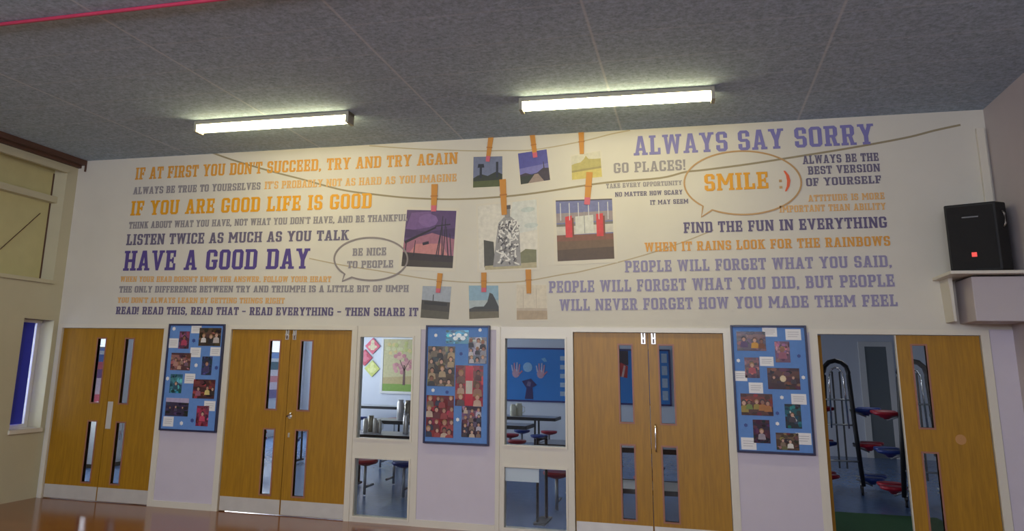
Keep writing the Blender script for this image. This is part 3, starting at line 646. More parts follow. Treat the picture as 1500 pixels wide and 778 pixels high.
def photo(px, py, wm, hm, bg, people, label, group, extra=(), seed=0, rot=0, name='pinned_photo'):
    x, z = W(px, py); rr = random.Random(seed); m = MB(); hw, hh = wm/2, hm/2
    q = [(-hw, hm), (hw, hm), (hw, 0), (-hw, 0)]; asp = hm/wm
    m.box(-hw, hw, -.001, .0004, 0, hm, cm(150, 140, 140, .25))
    L = [(cm(*bg[0], .25), [(0, 0), (1, 0), (1, 1), (0, 1)])]
    for i, c in enumerate(bg[1:]):
        L.append((cm(*c, .25), [(0, .62-.3*i), (1, .55-.25*i), (1, .85-.35*i), (0, .9-.35*i)]))
    for i in range(26):
        c0 = bg[i % len(bg)]; f = rr.uniform(.55, 1.6); dc = [max(8, min(235, int(c*f/12+rr.uniform(-1.2, 1.2))*12)) for c in c0]
        L.append((cm(*dc, .25), disc(rr.random(), rr.random(), rr.uniform(.06, .17), rr.uniform(.05, .14), 6)))
    for e in extra: L.append(e)
    for (u, v, s, cl) in people: L += figure(rr, u, v, s*rr.uniform(.85, 1.15), cl, asp)
    for k, (mt, poly) in enumerate(L):
        P = [(-hw+min(1, max(0, u))*wm, min(1, max(0, v))*hm) for u, v in poly]
        if len(set(P)) < 3: continue
        Q = []
        for p_ in P:
            if not Q or (abs(p_[0]-Q[-1][0])+abs(p_[1]-Q[-1][1])) > 1e-5: Q.append(p_)
        if len(Q) > 2 and (abs(Q[0][0]-Q[-1][0])+abs(Q[0][1]-Q[-1][1])) < 1e-5: Q.pop()
        ar = abs(sum(Q[i][0]*Q[(i+1) % len(Q)][1]-Q[(i+1) % len(Q)][0]*Q[i][1] for i in range(len(Q))))
        if len(Q) > 2 and ar > 1e-7: m.prism(Q, -.0012-.00004*k, -.0010, mt)
    o = m.build(name); o.location = (x, YF-.0005, z-hh); o.rotation_euler.y = rot
    tag(o, label, 'photo', group); return o
def note(px, py, wm, hm, label, group, rot=0):
    x, z = W(px, py); m = MB(); m.box(-wm/2, wm/2, -.001, .0006, 0, hm, WHITE)
    ink = cm(158, 156, 164)
    for k in range(3): m.box(-wm*.36, wm*(.36-.1*(k == 2)), -.0013, -.001, hm*(.70-.2*k), hm*(.70-.2*k)+.004, ink)
    o = m.build('paper_note'); o.location = (x, YF-.0007, z-hm/2); o.rotation_euler.y = rot; tag(o, label, 'note', group)
def dot(px, py, r, label, group, dark=False):
    x, z = W(px, py); m = MB()
    P = []
    for i in range(12): a = 2*math.pi*i/12; q = r*(1 if i % 2 else .72); P.append((q*math.cos(a), q*math.sin(a)))
    m.prism(P, -.001, .0005); o = m.build('paper_star', cm(52, 72, 140) if dark else WHITE); o.location = (x, YF-.0005, z); tag(o, label, 'paper star', group)
# --- left board
def b1(cx, cy): return 230+cx/4.443, 465+cy/4.443
mx, mz = .00946/4.443, .0080/4.443
G1 = 'photos pinned on the left notice board'
P1 = [((188, 148), (67, 115), [(92, 52, 80), (130, 70, 100)], [(.5, .62, .22, (170, 60, 90))], 'small reddish purple portrait photo near the top of the left notice board', ()),
 ((355, 128), (140, 118), [(62, 52, 46), (96, 70, 58)], [(.22, .55, .2, (214, 210, 206)), (.55, .5, .2, (40, 36, 40)), (.8, .6, .2, (190, 180, 176))], 'photo of people in white and dark clothes, top right of the left board', ()),
 ((165, 288), (128, 113), [(86, 56, 60), (150, 104, 100)], [(.25, .6, .17, (176, 130, 120)), (.55, .62, .17, (150, 120, 110)), (.8, .55, .17, (120, 90, 110)), (.45, .35, .17, (190, 150, 130))], 'group photo with pink tones on the left side of the left notice board', ()),
 ((335, 315), (65, 120), [(56, 62, 104), (44, 48, 78)], [(.5, .6, .2, (66, 58, 100))], 'narrow dark blue portrait photo on the right side of the left notice board', ()),
 ((135, 431), (78, 122), [(48, 98, 120), (70, 130, 140)], [(.5, .5, .17, (40, 80, 100))], 'narrow teal photo at mid height of the left notice board', ()),
 ((316, 466), (138, 122), [(72, 40, 44), (110, 50, 56)], [(.25, .5, .2, (150, 90, 110)), (.66, .55, .2, (214, 196, 120)), (.9, .5, .17, (52, 40, 40))], 'dark red photo with a pale yellow figure on the left notice board', ()),
 ((141, 583), (147, 115), [(58, 48, 74)], [(.2, .45, .12, (40, 36, 56)), (.45, .5, .12, (70, 60, 88)), (.75, .48, .12, (44, 40, 60))], 'dark landscape photo with a pale sky strip, lower left of the left board', ((cm(182, 170, 200, .25), [(0, .78), (1, .74), (1, 1), (0, 1)]),)),
 ((306, 641), (77, 127), [(120, 40, 70), (150, 60, 84)], [(.5, .6, .2, (196, 70, 100))], 'crimson portrait photo at the lower right of the left notice board', ())]
for i, (c, s, bg, pp, lab, ex) in enumerate(P1): photo(*b1(*c), s[0]*mx, s[1]*mz, bg, pp, lab, G1, ex, i)
G1n = 'white notes on the left notice board'
for c, s, lab in (((267, 80), (65, 50), 'white note at the top middle of the left notice board'), ((119, 168), (62, 63), 'white note under the top left corner of the left notice board'),
 ((261, 228), (67, 63), 'white note right of the pink toned group photo, upper middle of the left notice board'), ((390, 223), (64, 57), 'white note under the people in white and dark, left notice board'),
 ((225, 398), (66, 63), 'white note at the very middle of the left notice board'), ((353, 576), (70, 63), 'white note above the crimson portrait on the left notice board'), ((85, 676), (66, 63), 'white note in the bottom left corner of the left notice board')):
    note(*b1(*c), s[0]*mx, s[1]*mz, lab, G1n)
for c, d, lab in (((122, 75), 0, 'small white star in the top left corner of the left notice board'), ((265, 312), 0, 'small white star beside the group photo of the left notice board'), ((80, 398), 0, 'small white star left of the teal photo on the left notice board'), ((170, 688), 0, 'small white star at the bottom of the left notice board'),
 ((250, 152), 1, 'dark blue star beside the reddish purple portrait on the left notice board'), ((397, 328), 1, 'dark blue star at the right edge of the left notice board'), ((240, 670), 1, 'dark blue star left of the crimson portrait on the left notice board')):
    dot(*b1(*c), .026, lab, 'stars on the left notice board', d)
# --- middle board
def b2(cx, cy): return 500+cx/2.446, 460+cy/2.446
mx, mz = .00786/2.446, .0072/2.446
G2 = 'photo collages on the middle notice board'
def crowd(nx, ny, s, cols, seed):
    rr = random.Random(seed); out = []
    for j in range(ny):
        for i in range(nx): out.append(((i+.5)/nx+rr.uniform(-.06, .06), 1-(j+.42)/ny+rr.uniform(-.05, .05), s, rr.choice(cols)))
    return out
cols = [(96, 40, 44), (150, 60, 60), (60, 46, 50), (190, 170, 150), (44, 48, 70), (120, 96, 80)]
photo(*b2(361, 187), 97*mx, 145*mz, [(96, 84, 72), (130, 112, 90), (60, 56, 50)], crowd(3, 4, .11, [(120, 110, 96), (60, 60, 62), (170, 150, 120), (80, 64, 50)], 2), 'brown group collage at the upper left of the middle notice board', G2, seed=21)
photo(*b2(491, 131), 64*mx, 96*mz, [(84, 84, 96), (130, 126, 130)], crowd(3, 3, .13, [(140, 140, 150), (60, 60, 70), (190, 186, 190)], 3), 'small grey group photo at the upper right of the middle notice board', G2, seed=22)
photo(*b2(461, 257), 97*mx, 145*mz, [(150, 36, 50), (120, 70, 60)], [(.2, .8, .12, (120, 90, 80)), (.82, .82, .12, (90, 60, 60)), (.2, .5, .12, (180, 150, 130)), (.8, .5, .12, (150, 110, 90)), (.2, .22, .12, (90, 70, 70)), (.8, .22, .12, (190, 160, 140))], 'red centred collage at the right of the middle notice board', G2,
      ((cm(190, 40, 56, .25), [(.36, .02), (.64, .02), (.64, .98), (.36, .98)]), (cm(196, 190, 176, .25), [(.38, .3), (.62, .3), (.62, .62), (.38, .62)])), 23)
photo(*b2(356, 366), 97*mx, 148*mz, [(112, 44, 52)], crowd(4, 4, .1, cols, 5), 'grid of small portraits at the lower left of the middle notice board', G2, seed=24)
photo(*b2(469, 386), 68*mx, 108*mz, [(60, 44, 60), (110, 90, 110)], crowd(3, 4, .1, cols+[(180, 176, 190)], 6), 'dark collage at the lower right of the middle notice board', G2, seed=25)
tc_ = [(cm(220, 232, 236, .25), disc(u, v, r_, r_*1.4)) for u, v, r_ in ((.2, .6, .07), (.42, .4, .11), (.56, .62, .12), (.74, .42, .12), (.86, .66, .08), (.35, .7, .06))]
photo(*b2(419, 83), 82*mx, 50*mz, [(58, 130, 160)], [], 'teal title card with white shapes at the top of the middle notice board', 'title card of the middle notice board', tc_, 26, name='title_card')
for c, d, lab in (((342, 77), 0, 'small white star at the top left of the middle notice board'), ((500, 58), 0, 'small white star at the top right of the middle notice board'), ((332, 273), 0, 'small white star between the two left collages of the middle notice board'), ((420, 378), 0, 'small white star between the two lower collages of the middle notice board'),
 ((432, 143), 1, 'dark blue star left of the small grey group photo, middle notice board'), ((382, 280), 1, 'dark blue star left of the red centred collage, middle notice board')):
    dot(*b2(*c), .022, lab, 'stars on the middle notice board', d)
# --- right board
def b3(cx, cy): return 1050+cx/2.3, 440+cy/2.3
mx, mz = .0063/2.3, .0065/2.3
G3 = 'photos pinned on the right notice board'
P3 = [((115, 138), (100, 67), [(70, 44, 60), (110, 70, 60)], [(.25, .6, .2, (90, 70, 110)), (.62, .55, .24, (206, 150, 50)), (.85, .5, .2, (120, 70, 40))], 'wide photo with a yellow figure at the top left of the right notice board', ()),
 ((220, 174), (50, 72), [(110, 72, 96), (150, 100, 110)], [(.5, .6, .2, (150, 90, 110))], 'small pink toned portrait near the top right of the right notice board', ()),
 ((118, 227), (50, 70), [(90, 60, 70), (130, 80, 80)], [(.5, .62, .22, (170, 80, 90))], 'small reddish portrait left of the brown stage photo on the right notice board', ()),
 ((224, 264), (108, 72), [(64, 40, 44), (96, 60, 50)], [(.2, .55, .16, (70, 44, 40)), (.8, .55, .16, (60, 50, 60))], 'wide brown photo with a bright glow at its middle on the right notice board', ((cm(220, 200, 160, .25), disc(.48, .5, .1, .16)),)),
 ((134, 351), (108, 73), [(90, 60, 54), (120, 60, 50)], crowd(5, 1, .2, [(150, 130, 50), (110, 130, 60), (170, 110, 50)], 9), 'group photo of people in yellow and green on the right notice board', ()),
 ((256, 390), (53, 80), [(40, 52, 60), (30, 90, 96)], [(.45, .55, .18, (60, 50, 60))], 'dark teal photo crossed by a pale bar on the right notice board', ((cm(206, 206, 200, .25), bar(.3, .7, .7, .3, .08)),)),
 ((150, 441), (56, 77), [(74, 36, 50), (50, 34, 50)], [(.5, .5, .2, (150, 140, 150))], 'dark maroon portrait with a grey figure at the lower left of the right notice board', ()),
 ((237, 475), (75, 56), [(80, 60, 50), (110, 90, 70)], [(.3, .55, .2, (120, 100, 80)), (.62, .5, .24, (216, 212, 204))], 'small brown photo with a white figure at the bottom of the right notice board', ())]
for i, (c, s, bg, pp, lab, ex) in enumerate(P3): photo(*b3(*c), s[0]*mx, s[1]*mz, bg, pp, lab, G3, ex, 40+i)
G3n = 'white notes on the right notice board'
for c, s, lab, ro in (((177, 108), (50, 31), 'white note at the top middle of the right notice board', 0), ((256, 116), (52, 38), 'white note in the top right corner of the right notice board', 0), ((167, 206), (47, 32), 'white note right of the small reddish portrait, right notice board', 0),
 ((80, 255), (44, 34), 'white note at the left edge of the right notice board', 0), ((131, 295), (48, 36), 'white note above the yellow and green group, right notice board', 0), ((275, 333), (50, 35), 'white note at the right, above the dark teal photo of the right notice board', 0),
 ((107, 482), (51, 40), 'white note in the bottom left corner of the right notice board', 0), ((291, 466), (50, 38), 'white note in the bottom right corner of the right notice board', 0)):
    note(*b3(*c), s[0]*mx, s[1]*mz, lab, G3n, ro)
for c, d, lab in (((218, 327), 0, 'small white star at the middle of the right notice board'), ((203, 415), 0, 'small white star left of the dark teal photo, right notice board'), ((290, 260), 0, 'small white star at the right edge of the right notice board'), ((72, 203), 0, 'small white star at the upper left edge of the right notice board'),
 ((275, 188), 1, 'dark blue star right of the pink portrait, right notice board'), ((97, 420), 1, 'dark blue star left of the maroon portrait, right notice board'), ((203, 380), 1, 'dark blue star between the group and the dark teal photo, right notice board')):
    dot(*b3(*c), .02, lab, 'stars on the right notice board', d)

# ------------------------------------------------------------------ fluorescent battens
TUBE = mat('lit_diffuser', (1.0, .88, .47, 1), .5, emit=27.0)
HOUS = mat('yellowed_grey_housing', (.30, .29, .24, 1), .5)
def batten(x, y, label, rz=0):
    r = empty('ceiling_light', (x, y, HC), rz); tag(r, label, 'ceiling light', 'fluorescent ceiling battens'); L = .92
    m = MB(); m.box(-L, L, -.075, .075, -.045, 0); m.build('housing', HOUS, r, .004)
    m = MB(); prof = []
    for i in range(9):
        a = math.pi*i/8; prof.append((-.07*math.cos(a), -.045-.075*math.sin(a)))
    A = [m.bm.verts.new((-L+.03, p[0], p[1])) for p in prof]; B = [m.bm.verts.new((L-.03, p[0], p[1])) for p in prof]
    for i in range(8): m.bm.faces.new([A[i], A[i+1], B[i+1], B[i]])
    m.bm.faces.new(A[::-1]); m.bm.faces.new(B); m.build('diffuser', TUBE, r)
    for s in (-1, 1):
        m = MB(); m.box(s*L-.035*(s > 0), s*L+.035*(s < 0), -.08, .08, -.128, -.004); m.build('end_cap', HOUS, r, .004)
    for q in (-.55, -.18, .18, .55): m = MB(); m.box(q-.01, q+.01, .07, .082, -.07, -.03); m.build('clip', STEEL, r)
batten(-4.29, -1.26, 'lit fluorescent batten on the ceiling, left of the two near the mural wall', .005)
batten(-.64, -1.26, 'lit fluorescent batten on the ceiling, right of the two near the mural wall', .03)
batten(-4.3, -6.4, 'added fluorescent batten out of view, filling the left of the hall with light'); batten(-.6, -6.4, 'added fluorescent batten out of view, filling the right of the hall with light')  # extra pair added above the view as fill light for the hall
# red conduit across the ceiling
a, b = hit(0, 35, 2, HC-.03), hit(345, 0, 2, HC-.03)
yc = (a.y+b.y)/2
m = MB(); m.tube([(0, 0, 0), (XR-XL-.32, 0, 0)], .016); o = m.build('pipe', mat('red_paint', (.46, .035, .10, 1), .4)); o.location = (XL+.16, yc, HC-.022)
tag(o, 'thin red pipe running straight across the grey ceiling', 'pipe')

# ------------------------------------------------------------------ loudspeaker corner
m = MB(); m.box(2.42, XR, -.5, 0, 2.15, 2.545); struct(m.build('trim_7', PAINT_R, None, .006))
r = empty('wall_shelf', (2.54, -.3, 2.56)); tag(r, 'white shelf in the right corner carrying the black loudspeaker', 'shelf')
m = MB(); m.box(-.31, .308, -.31, .299, 0, .028); m.build('shelf_board', FRAME, r, .003)
m = MB(); m.prism([(-.25, 0), (-.215, 0), (-.215, -.40), (-.235, -.40)], .02, .299); m.build('shelf_bracket', PAINT, r)
r = empty('loudspeaker', (2.52, -.30, 2.589)); tag(r, 'black loudspeaker with a red light standing on the white corner shelf', 'loudspeaker')
plan = [(2.30, -.36), (2.67, -.54), (2.775, -.47), (2.82, -.16), (2.66, -.06), (2.44, -.10)]
SPK = mat('black_textured_cabinet', (.010, .010, .011, 1), .6, noise=.25, nscale=120, bump=.3, bscale=250)
P = [(x-2.52, y+.30) for x, y in plan]
m = MB(); m.zprism(P, .01, .635); m.build('cabinet', SPK, r, .012)
d = (Vector(P[1])-Vector(P[0])); L = d.length; d.normalize(); n = Vector((d.y, -d.x))
def onface(u, z, off): q = Vector(P[0])+d*u+n*off; return (q.x, q.y, z)
def facebox(m, u0, u1, z0, z1, o0, o1, mt=None):
    m.hexa([onface(u0, z0, o0), onface(u1, z0, o0), onface(u1, z0, o1), onface(u0, z0, o1), onface(u0, z1, o0), onface(u1, z1, o0), onface(u1, z1, o1), onface(u0, z1, o1)], mt)
m = MB(); facebox(m, .02, L-.02, .03, .61, .0, .008); m.build('grille', mat('dark_perforated_grille', (.016, .016, .018, 1), .7, bump=.8, bscale=400), r)
m = MB(); facebox(m, L*.34, L*.66, .50, .512, .008, .011); m.build('name_badge', mat('badge_grey', (.10, .10, .11, 1), .4), r)
m = MB(); facebox(m, L*.45, L*.55, .14, .18, .008, .012); m.build('red_light', mat('red_lamp', (1, .07, .05, 1), .4, emit=.55), r)
m = MB()
for px_, py_ in ((-.15, 0), (.1, -.15), (.2, .1), (-.05, .16)): m.lathe([(.014, 0), (.014, .011)], px_, py_, n=10)
m.build('rubber_feet', BLACK, r)
q = Vector(P[1])*.45+Vector(P[2])*.55
m = MB(); m.tube([(q.x, q.y-.008, .40), (q.x+.012, q.y-.03, .43), (q.x+.012, q.y-.03, .52), (q.x, q.y-.008, .55)], .007); m.build('side_handle', STEEL, r)
m = MB(); m.box(-.035, .035, -.045, 0, 0, .85); o = m.build('cable_trunking', FRAME, None, .003); o.location = (2.79, -.001, 3.2)
tag(o, 'white vertical cable trunking in the corner above the black loudspeaker', 'trunking')

# ------------------------------------------------------------------ the canteen behind the doors
YC = 10.5
CP = mat('canteen_pale_wall', (.66, .69, .76, 1), .6, noise=.02, nscale=2)
BLUF = mat('blue_vinyl_floor', (.10, .18, .36, 1), .25, noise=.12, nscale=12)
m = MB(); m.box(-9.8, 5.2, .06, YC+.2, -.1, -.001); struct(m.build('floor', BLUF))
m = MB(); m.box(-9.8, 5.2, .12, YC+.2, 2.75, 2.85); struct(m.build('ceiling', mat('canteen_ceiling', (.6, .6, .6, 1), .8)))
m = MB(); m.box(-9.8, 5.2, YC, YC+.2, 0, 2.75); struct(m.build('wall_back', CP))
m = MB(); holes(m, .06, YC, 0, 2.75, [(1.5, 3.3, .9, 2.4), (6.6, 9.6, .9, 2.4)], lambda a, b, c, d: m.box(-9.65, -9.5, a, b, c, d)); struct(m.build('wall_left', CP))
m = MB(); m.box(5.0, 5.2, .12, YC, 0, 2.75); struct(m.build('wall_right', CP))
m = MB(); m.box(-9.65, XL-.3, .02, .12, 0, 2.75); m.box(XR+.3, 5.2, .02, .12, 0, 2.75); struct(m.build('wall_side', CP))
for i, (a, b) in enumerate(((1.5, 3.3), (6.6, 9.6))):
    m = MB(); 
    for k in range(4):
        y = a+(b-a-.06)*k/3; m.box(-9.6, -9.54, y, y+.06, .9, 2.4)
    m.box(-9.6, -9.54, a, b, .9, .96); m.box(-9.6, -9.54, a, b, 2.34, 2.4); m.box(-9.6, -9.54, a, b, 1.85, 1.9)
    struct(m.build('window_%d' % (i+7), WHITEPL))
def hanging(y0, y1, stripes, label):
    r = empty('fabric_banner', (-9.487, (y0+y1)/2, stripes[0][0])); tag(r, label, 'banner', 'banners in the canteen windows'); z0 = stripes[0][0]
    m = MB()
    for a, b, c in stripes: m.box(-.004, .004, y0-(y0+y1)/2, y1-(y0+y1)/2, a-z0, b-z0, cm(*c))
    m.build('cloth', None, r); m = MB(); m.tube([(0, y0-(y0+y1)/2-.04, stripes[-1][1]-z0), (0, y1-(y0+y1)/2+.04, stripes[-1][1]-z0)], .012); m.build('rod', WHITEPL, r)
hanging(2.45, 3.28, ((.98, 1.10, (220, 90, 120)), (1.10, 1.36, (226, 200, 214)), (1.36, 1.50, (120, 70, 140)), (1.50, 1.62, (214, 80, 110)), (1.62, 1.74, (70, 110, 190)), (1.74, 1.80, (210, 214, 220)), (1.80, 1.86, (80, 120, 200))), 'banner striped in pink, purple and blue hanging in the nearer canteen window')
hanging(8.55, 9.25, ((.86, 1.05, (110, 96, 150)), (1.05, 1.22, (220, 200, 214)), (1.22, 1.36, (222, 130, 140)), (1.36, 1.50, (226, 214, 220)), (1.50, 1.68, (30, 90, 110)), (1.68, 1.76, (220, 226, 230)), (1.76, 1.90, (110, 150, 210))), 'banner striped in teal, pink and pale blue hanging in the farther canteen window')
r = empty('storage_cupboard', (-9.24, 3.1, 0)); tag(r, 'white low cupboard under the nearer canteen window', 'cupboard')
m = MB(); m.box(-.25, .22, -.55, .36, 0.06, .84); m.build('body', WHITEPL, r, .004)
for a, b in ((-.54, -.1), (-.09, .35)):
    m = MB(); m.box(.22, .24, a, b, .1, .8); d_ = m.build('door', WHITEPL, r, .003); m = MB(); m.box(.24, .26, b-.06, b-.045, .4, .55); m.build('handle', CHROME, d_)
m = MB(); m.box(-.22, .2, -.52, .33, 0, .06); m.build('plinth', BLACK, r)
r = empty('storage_locker', (-9.24, 3.66, 0)); tag(r, 'dark tall locker with a beige side beside the white canteen cupboard', 'cupboard')
m = MB(); m.box(-.25, .2, -.14, .16, 0, .88); m.build('body', mat('dark_brown_laminate', (.05, .04, .035, 1), .4), r, .004)
m = MB(); m.box(.2, .215, .0, .155, .03, .86); d_ = m.build('door', mat('beige_laminate', (.42, .38, .30, 1), .4), r)
m = MB(); m.box(.215, .23, .02, .03, .45, .55); m.build('handle', CHROME, d_)
m = MB(); m.tube([(0, 0, 0), (0, 0, 1.5)], .035, n=12); o = m.build('heating_pipe', WHITEPL); o.location = (-9.44, 3.74, .95); tag(o, 'white vertical heating pipe on the wall above the dark locker', 'pipe')
# low white topped table right behind the closed pair of doors
r = empty('low_table', (-.45, .75, 0)); tag(r, 'low white topped table with black edges, close behind the middle right doors', 'table')
m = MB(); m.box(-.62, .62, -.36, .36, .415, .452); m.build('table_top', WHITEPL, r)
m = MB(); m.box(-.64, .64, -.38, -.36, .405, .452); m.box(-.64, .64, .36, .42, .405, .456); m.build('edge_band', BLACK, r)
for a in (-.56, .56):
    for b in (-.3, .3): m = MB(); m.tube([(a, b, 0), (a, b, .42)], .02); m.build('leg', BLACK, r)
for i, (x, y) in enumerate(((-6.5, 3.5), (-6.5, 7.5), (-1.5, 3.5), (-1.5, 7.5), (2.6, 5.2))):  # lights added out of view to brighten the canteen
    r = empty('canteen_fill_light', (x, y, 2.75)); tag(r, 'added square ceiling light, out of view, brightening the canteen behind the doors', 'ceiling light', 'added canteen fill lights')
    m = MB(); m.box(-.31, .31, -.31, .31, -.03, 0); m.build('frame', WHITEPL, r)
    m = MB(); m.box(-.28, .28, -.28, .28, -.036, -.03); m.build('diffuser', mat('canteen_fill_glow', (1, .98, .95, 1), .5, emit=10.0), r)
def farwall(px0, py0, px1, py1, y=YC): a, b = hit(px0, py0, 1, y), hit(px1, py1, 1, y); return a.x, b.x, b.z, a.z
# tree picture in a white frame
x0, x1, z0, z1 = farwall(560, 497, 606, 574)
r = empty('framed_picture', ((x0+x1)/2+.06, YC-.032, z0)); tag(r, 'white framed picture of a pink tree on the far canteen wall', 'picture'); hw, h = (x1-x0)/2, z1-z0
m = MB(); m.box(-hw-.06, hw+.06, -.01, .03, -.06, 0); m.box(-hw-.06, hw+.06, -.01, .03, h, h+.06); m.box(-hw-.06, -hw, -.01, .03, 0, h); m.box(hw, hw+.06, -.01, .03, 0, h); m.build('picture_frame', WHITEPL, r)
m = MB(); m.box(-hw, hw, .0, .02, 0, h, cm(196, 186, 140)); rr = random.Random(5)
m.prism([(-hw, 0), (hw, 0), (hw, h*.14), (-hw, h*.14)], -.002, 0, cm(128, 160, 70)); m.prism([(-hw, h*.14), (hw, h*.14), (hw, h*.3), (-hw, h*.26)], -.002, 0, cm(184, 164, 116))
for i in range(34):
    a = rr.random()*6.28; q = rr.random()**.5; m.prism(disc(hw*(.15+.62*q*math.cos(a)), h*(.54+.20*q*math.sin(a)), .055, .05, 7), -.003-i*.0001, 0, cm(*rr.choice([(206, 150, 146), (190, 128, 132), (214, 170, 150)])))
for i in range(24):
    m.prism(disc(hw*rr.uniform(-.85, .85), h*rr.uniform(.72, .94), .05, .045, 7), -.003-i*.0001, 0, cm(*rr.choice([(206, 202, 150), (190, 190, 120), (214, 190, 130)])))
for p_ in (bar(.12, h*.12, .12, h*.5, .06, .035), bar(.12, h*.4, .0, h*.6, .025, .012), bar(.12, h*.4, .26, h*.6, .025, .012)): m.prism(p_, -.008, 0, cm(110, 80, 76))
m.build('picture', None, r)
# diamonds
for (px_, py_), c1, c2, lab in (((546, 507), (214, 92, 116), (222, 208, 170), 'pink and cream diamond sign at the top of the far canteen wall'), ((534.5, 524), (190, 52, 84), (214, 110, 130), 'crimson diamond sign on the far canteen wall'), ((545, 540), (200, 206, 110), (226, 226, 150), 'lime green diamond sign on the far canteen wall, lowest of three')):
    p = hit(px_, py_, 1, YC-.02); m = MB(); s = .20
    m.prism([(-s, 0), (0, -s), (s, 0), (0, s)], -.008, .01, cm(*c1)); m.prism([(-.05, -.1), (.05, -.1), (.05, .06), (-.05, .06)], -.01, -.008, cm(*c2)); m.prism(disc(0, .1, .05), -.01, -.008, cm(*c2))
    m.prism([(-.11, -.04), (-.055, -.07), (-.055, .02), (-.11, 0)], -.01, -.008, cm(*c2)); m.prism([(.055, -.07), (.12, -.03), (.12, .0), (.055, .02)], -.01, -.008, cm(*c2))
    o = m.build('diamond_sign'); o.location = p; tag(o, lab, 'sign', 'diamond signs on the far canteen wall')
# blue display board
x0, x1, z0, z1 = farwall(736, 509.7, 993, 592.5); x0, x1, z0, z1 = x0, -.55, .90, 2.12
r = empty('display_board', ((x0+x1)/2, YC-.03, z0)); tag(r, 'large blue display board with cut out hands on the far canteen wall', 'display board'); hw, h = (x1-x0)/2, z1-z0
m = MB(); m.box(-hw, hw, 0, .028, 0, h); m.build('board_panel', mat('display_blue', rgb(40, 128, 206), .6), r)
m = MB(); m.box(-hw, hw, -.012, .0, h-.035, h); m.box(-hw, hw, -.012, .0, 0, .035); m.box(-hw, -hw+.035, -.012, 0, 0, h); m.box(hw-.035, hw, -.012, 0, 0, h); m.build('board_border', mat('display_border', rgb(52, 48, 110), .5), r)
def dsp(px_, py_): q = hit(px_, py_, 1, YC-.03); return q.x-(x0+x1)/2, q.z-z0
for (px_, py_) in ((755.8, 542.5), (792, 543.6)):
    a, b = dsp(px_, py_); m = MB(); m.prism(disc(a, b-.07, .09, .1, 10), -.006, 0, cm(196, 158, 176))
    for k, (dx, l) in enumerate(((-.075, .12), (-.03, .17), (.02, .18), (.065, .14))): m.prism(bar(a+dx, b-.02, a+dx*1.35, b+l, .035, .028), -.007, 0, cm(206, 150, 168) if k % 2 else cm(196, 196, 214))
    m.prism(bar(a+.06, b-.1, a+.15, b-.01, .035), -.007, 0, cm(196, 130, 150)); m.build('paper_hand', None, r)
a, b = dsp(773, 538); m = MB(); m.prism(disc(a, b, .11, .11, 14), -.006, 0, cm(150, 190, 222)); m.build('paper_disc', None, r)
a, b = dsp(775, 565); m = MB(); m.prism([(a-.17, b+.1), (a-.06, b-.06), (a-.1, b-.3), (a+.1, b-.3), (a+.08, b-.04), (a+.18, b+.02), (a+.04, b+.16)], -.006, 0, cm(56, 52, 104)); m.prism([(a-.06, b), (a+.03, b-.02), (a+.05, b+.08), (a-.03, b+.1)], -.007, -.006, cm(112, 104, 140)); m.build('dark_paper_shape', None, r)
a, b = dsp(797, 527); m = MB(); m.prism([(a-.07, b+.02), (a, b-.05), (a+.07, b-.04), (a+.02, b+.05)], -.006, 0, cm(120, 176, 214)); m.build('paper_scrap', None, r)
m = MB()
for k in range(5):
    a, b = dsp(825, 525+k*13); m.box(a-.07, a+.09, -.004, 0, b-.05, b+.05)
for k in range(4):
    m.box(-.74-(x0+x1)/2, -.62-(x0+x1)/2, -.004, 0, .12+.27*k, .32+.27*k)
m.build('white_captions', cm(176, 196, 214), r)
m = MB(); q = -1.6-(x0+x1)/2
m.box(q-.13, q+.13, -.004, 0, .86, h-.04, cm(60, 48, 58)); m.prism([(q-.1, .62), (q+.1, .58), (q+.12, .84), (q-.04, .92), (q-.13, .8)], -.006, 0, cm(186, 48, 44)); m.prism([(q-.03, .6), (q+.02, .6), (q+.07, .84), (q+.03, .86)], -.008, -.006, cm(214, 180, 170)); m.build('red_figure', None, r)

# canteen tables with attached stools
SEATR = mat('red_stool_plastic', (.45, .012, .03, 1), .35); SEATB = mat('blue_stool_plastic', (.02, .05, .26, 1), .35); TOP = mat('grey_laminate_top', (.40, .42, .46, 1), .3)
def canteen_table(x0, x1, y, dp, label, ph=0, nst=4):
    r = empty('canteen_table', ((x0+x1)/2, y+dp/2, 0)); tag(r, label, 'table', 'long canteen tables with fixed stools'); hw = (x1-x0)/2; hd = dp/2
    m = MB(); m.box(-hw+.02, hw-.02, -hd+.02, hd-.02, .70, .742); m.build('table_top', TOP, r)
    m = MB(); m.box(-hw, hw, -hd, -hd+.02, .685, .742); m.box(-hw, hw, hd-.02, hd, .685, .742); m.box(-hw, -hw+.02, -hd+.02, hd-.02, .685, .742); m.box(hw-.02, hw, -hd+.02, hd-.02, .685, .742); m.build('edge_band', BLACK, r)
    for s in (-.62, .62):
        m = MB(); q = hw*s
        m.tube([(q, -.22, .04), (q, -.2, .68)], .018); m.tube([(q, .22, .04), (q, .2, .68)], .018); m.tube([(q, -.3, .04), (q, .3, .04)], .02); m.tube([(q, -.2, .4), (q, .2, .4)], .014)
        m.build('leg_frame', BLACK, r)
    for i in range(nst):
        for sd in (-1, 1):
            xx = -hw+(i+.5)*2*hw/nst; yy = sd*(hd+.2); m = MB()
            m.tube([(xx, sd*(hd-.1), .1), (xx, yy, .1)], .016); m.tube([(xx, yy, .0), (xx, yy, .41)], [.04]+[.018]) if False else m.tube([(xx, yy, .01), (xx, yy, .40)], .02)
            st = m.build('stool', GREYM, r)
            m = MB(); m.lathe([(.05, .37), (.145, .40), (.165, .425), (.16, .445), (.13, .448)], xx, yy, n=18)
            m.build('seat', SEATR if (i+(sd > 0)+ph) % 2 == 0 else SEATB, st)
    return r
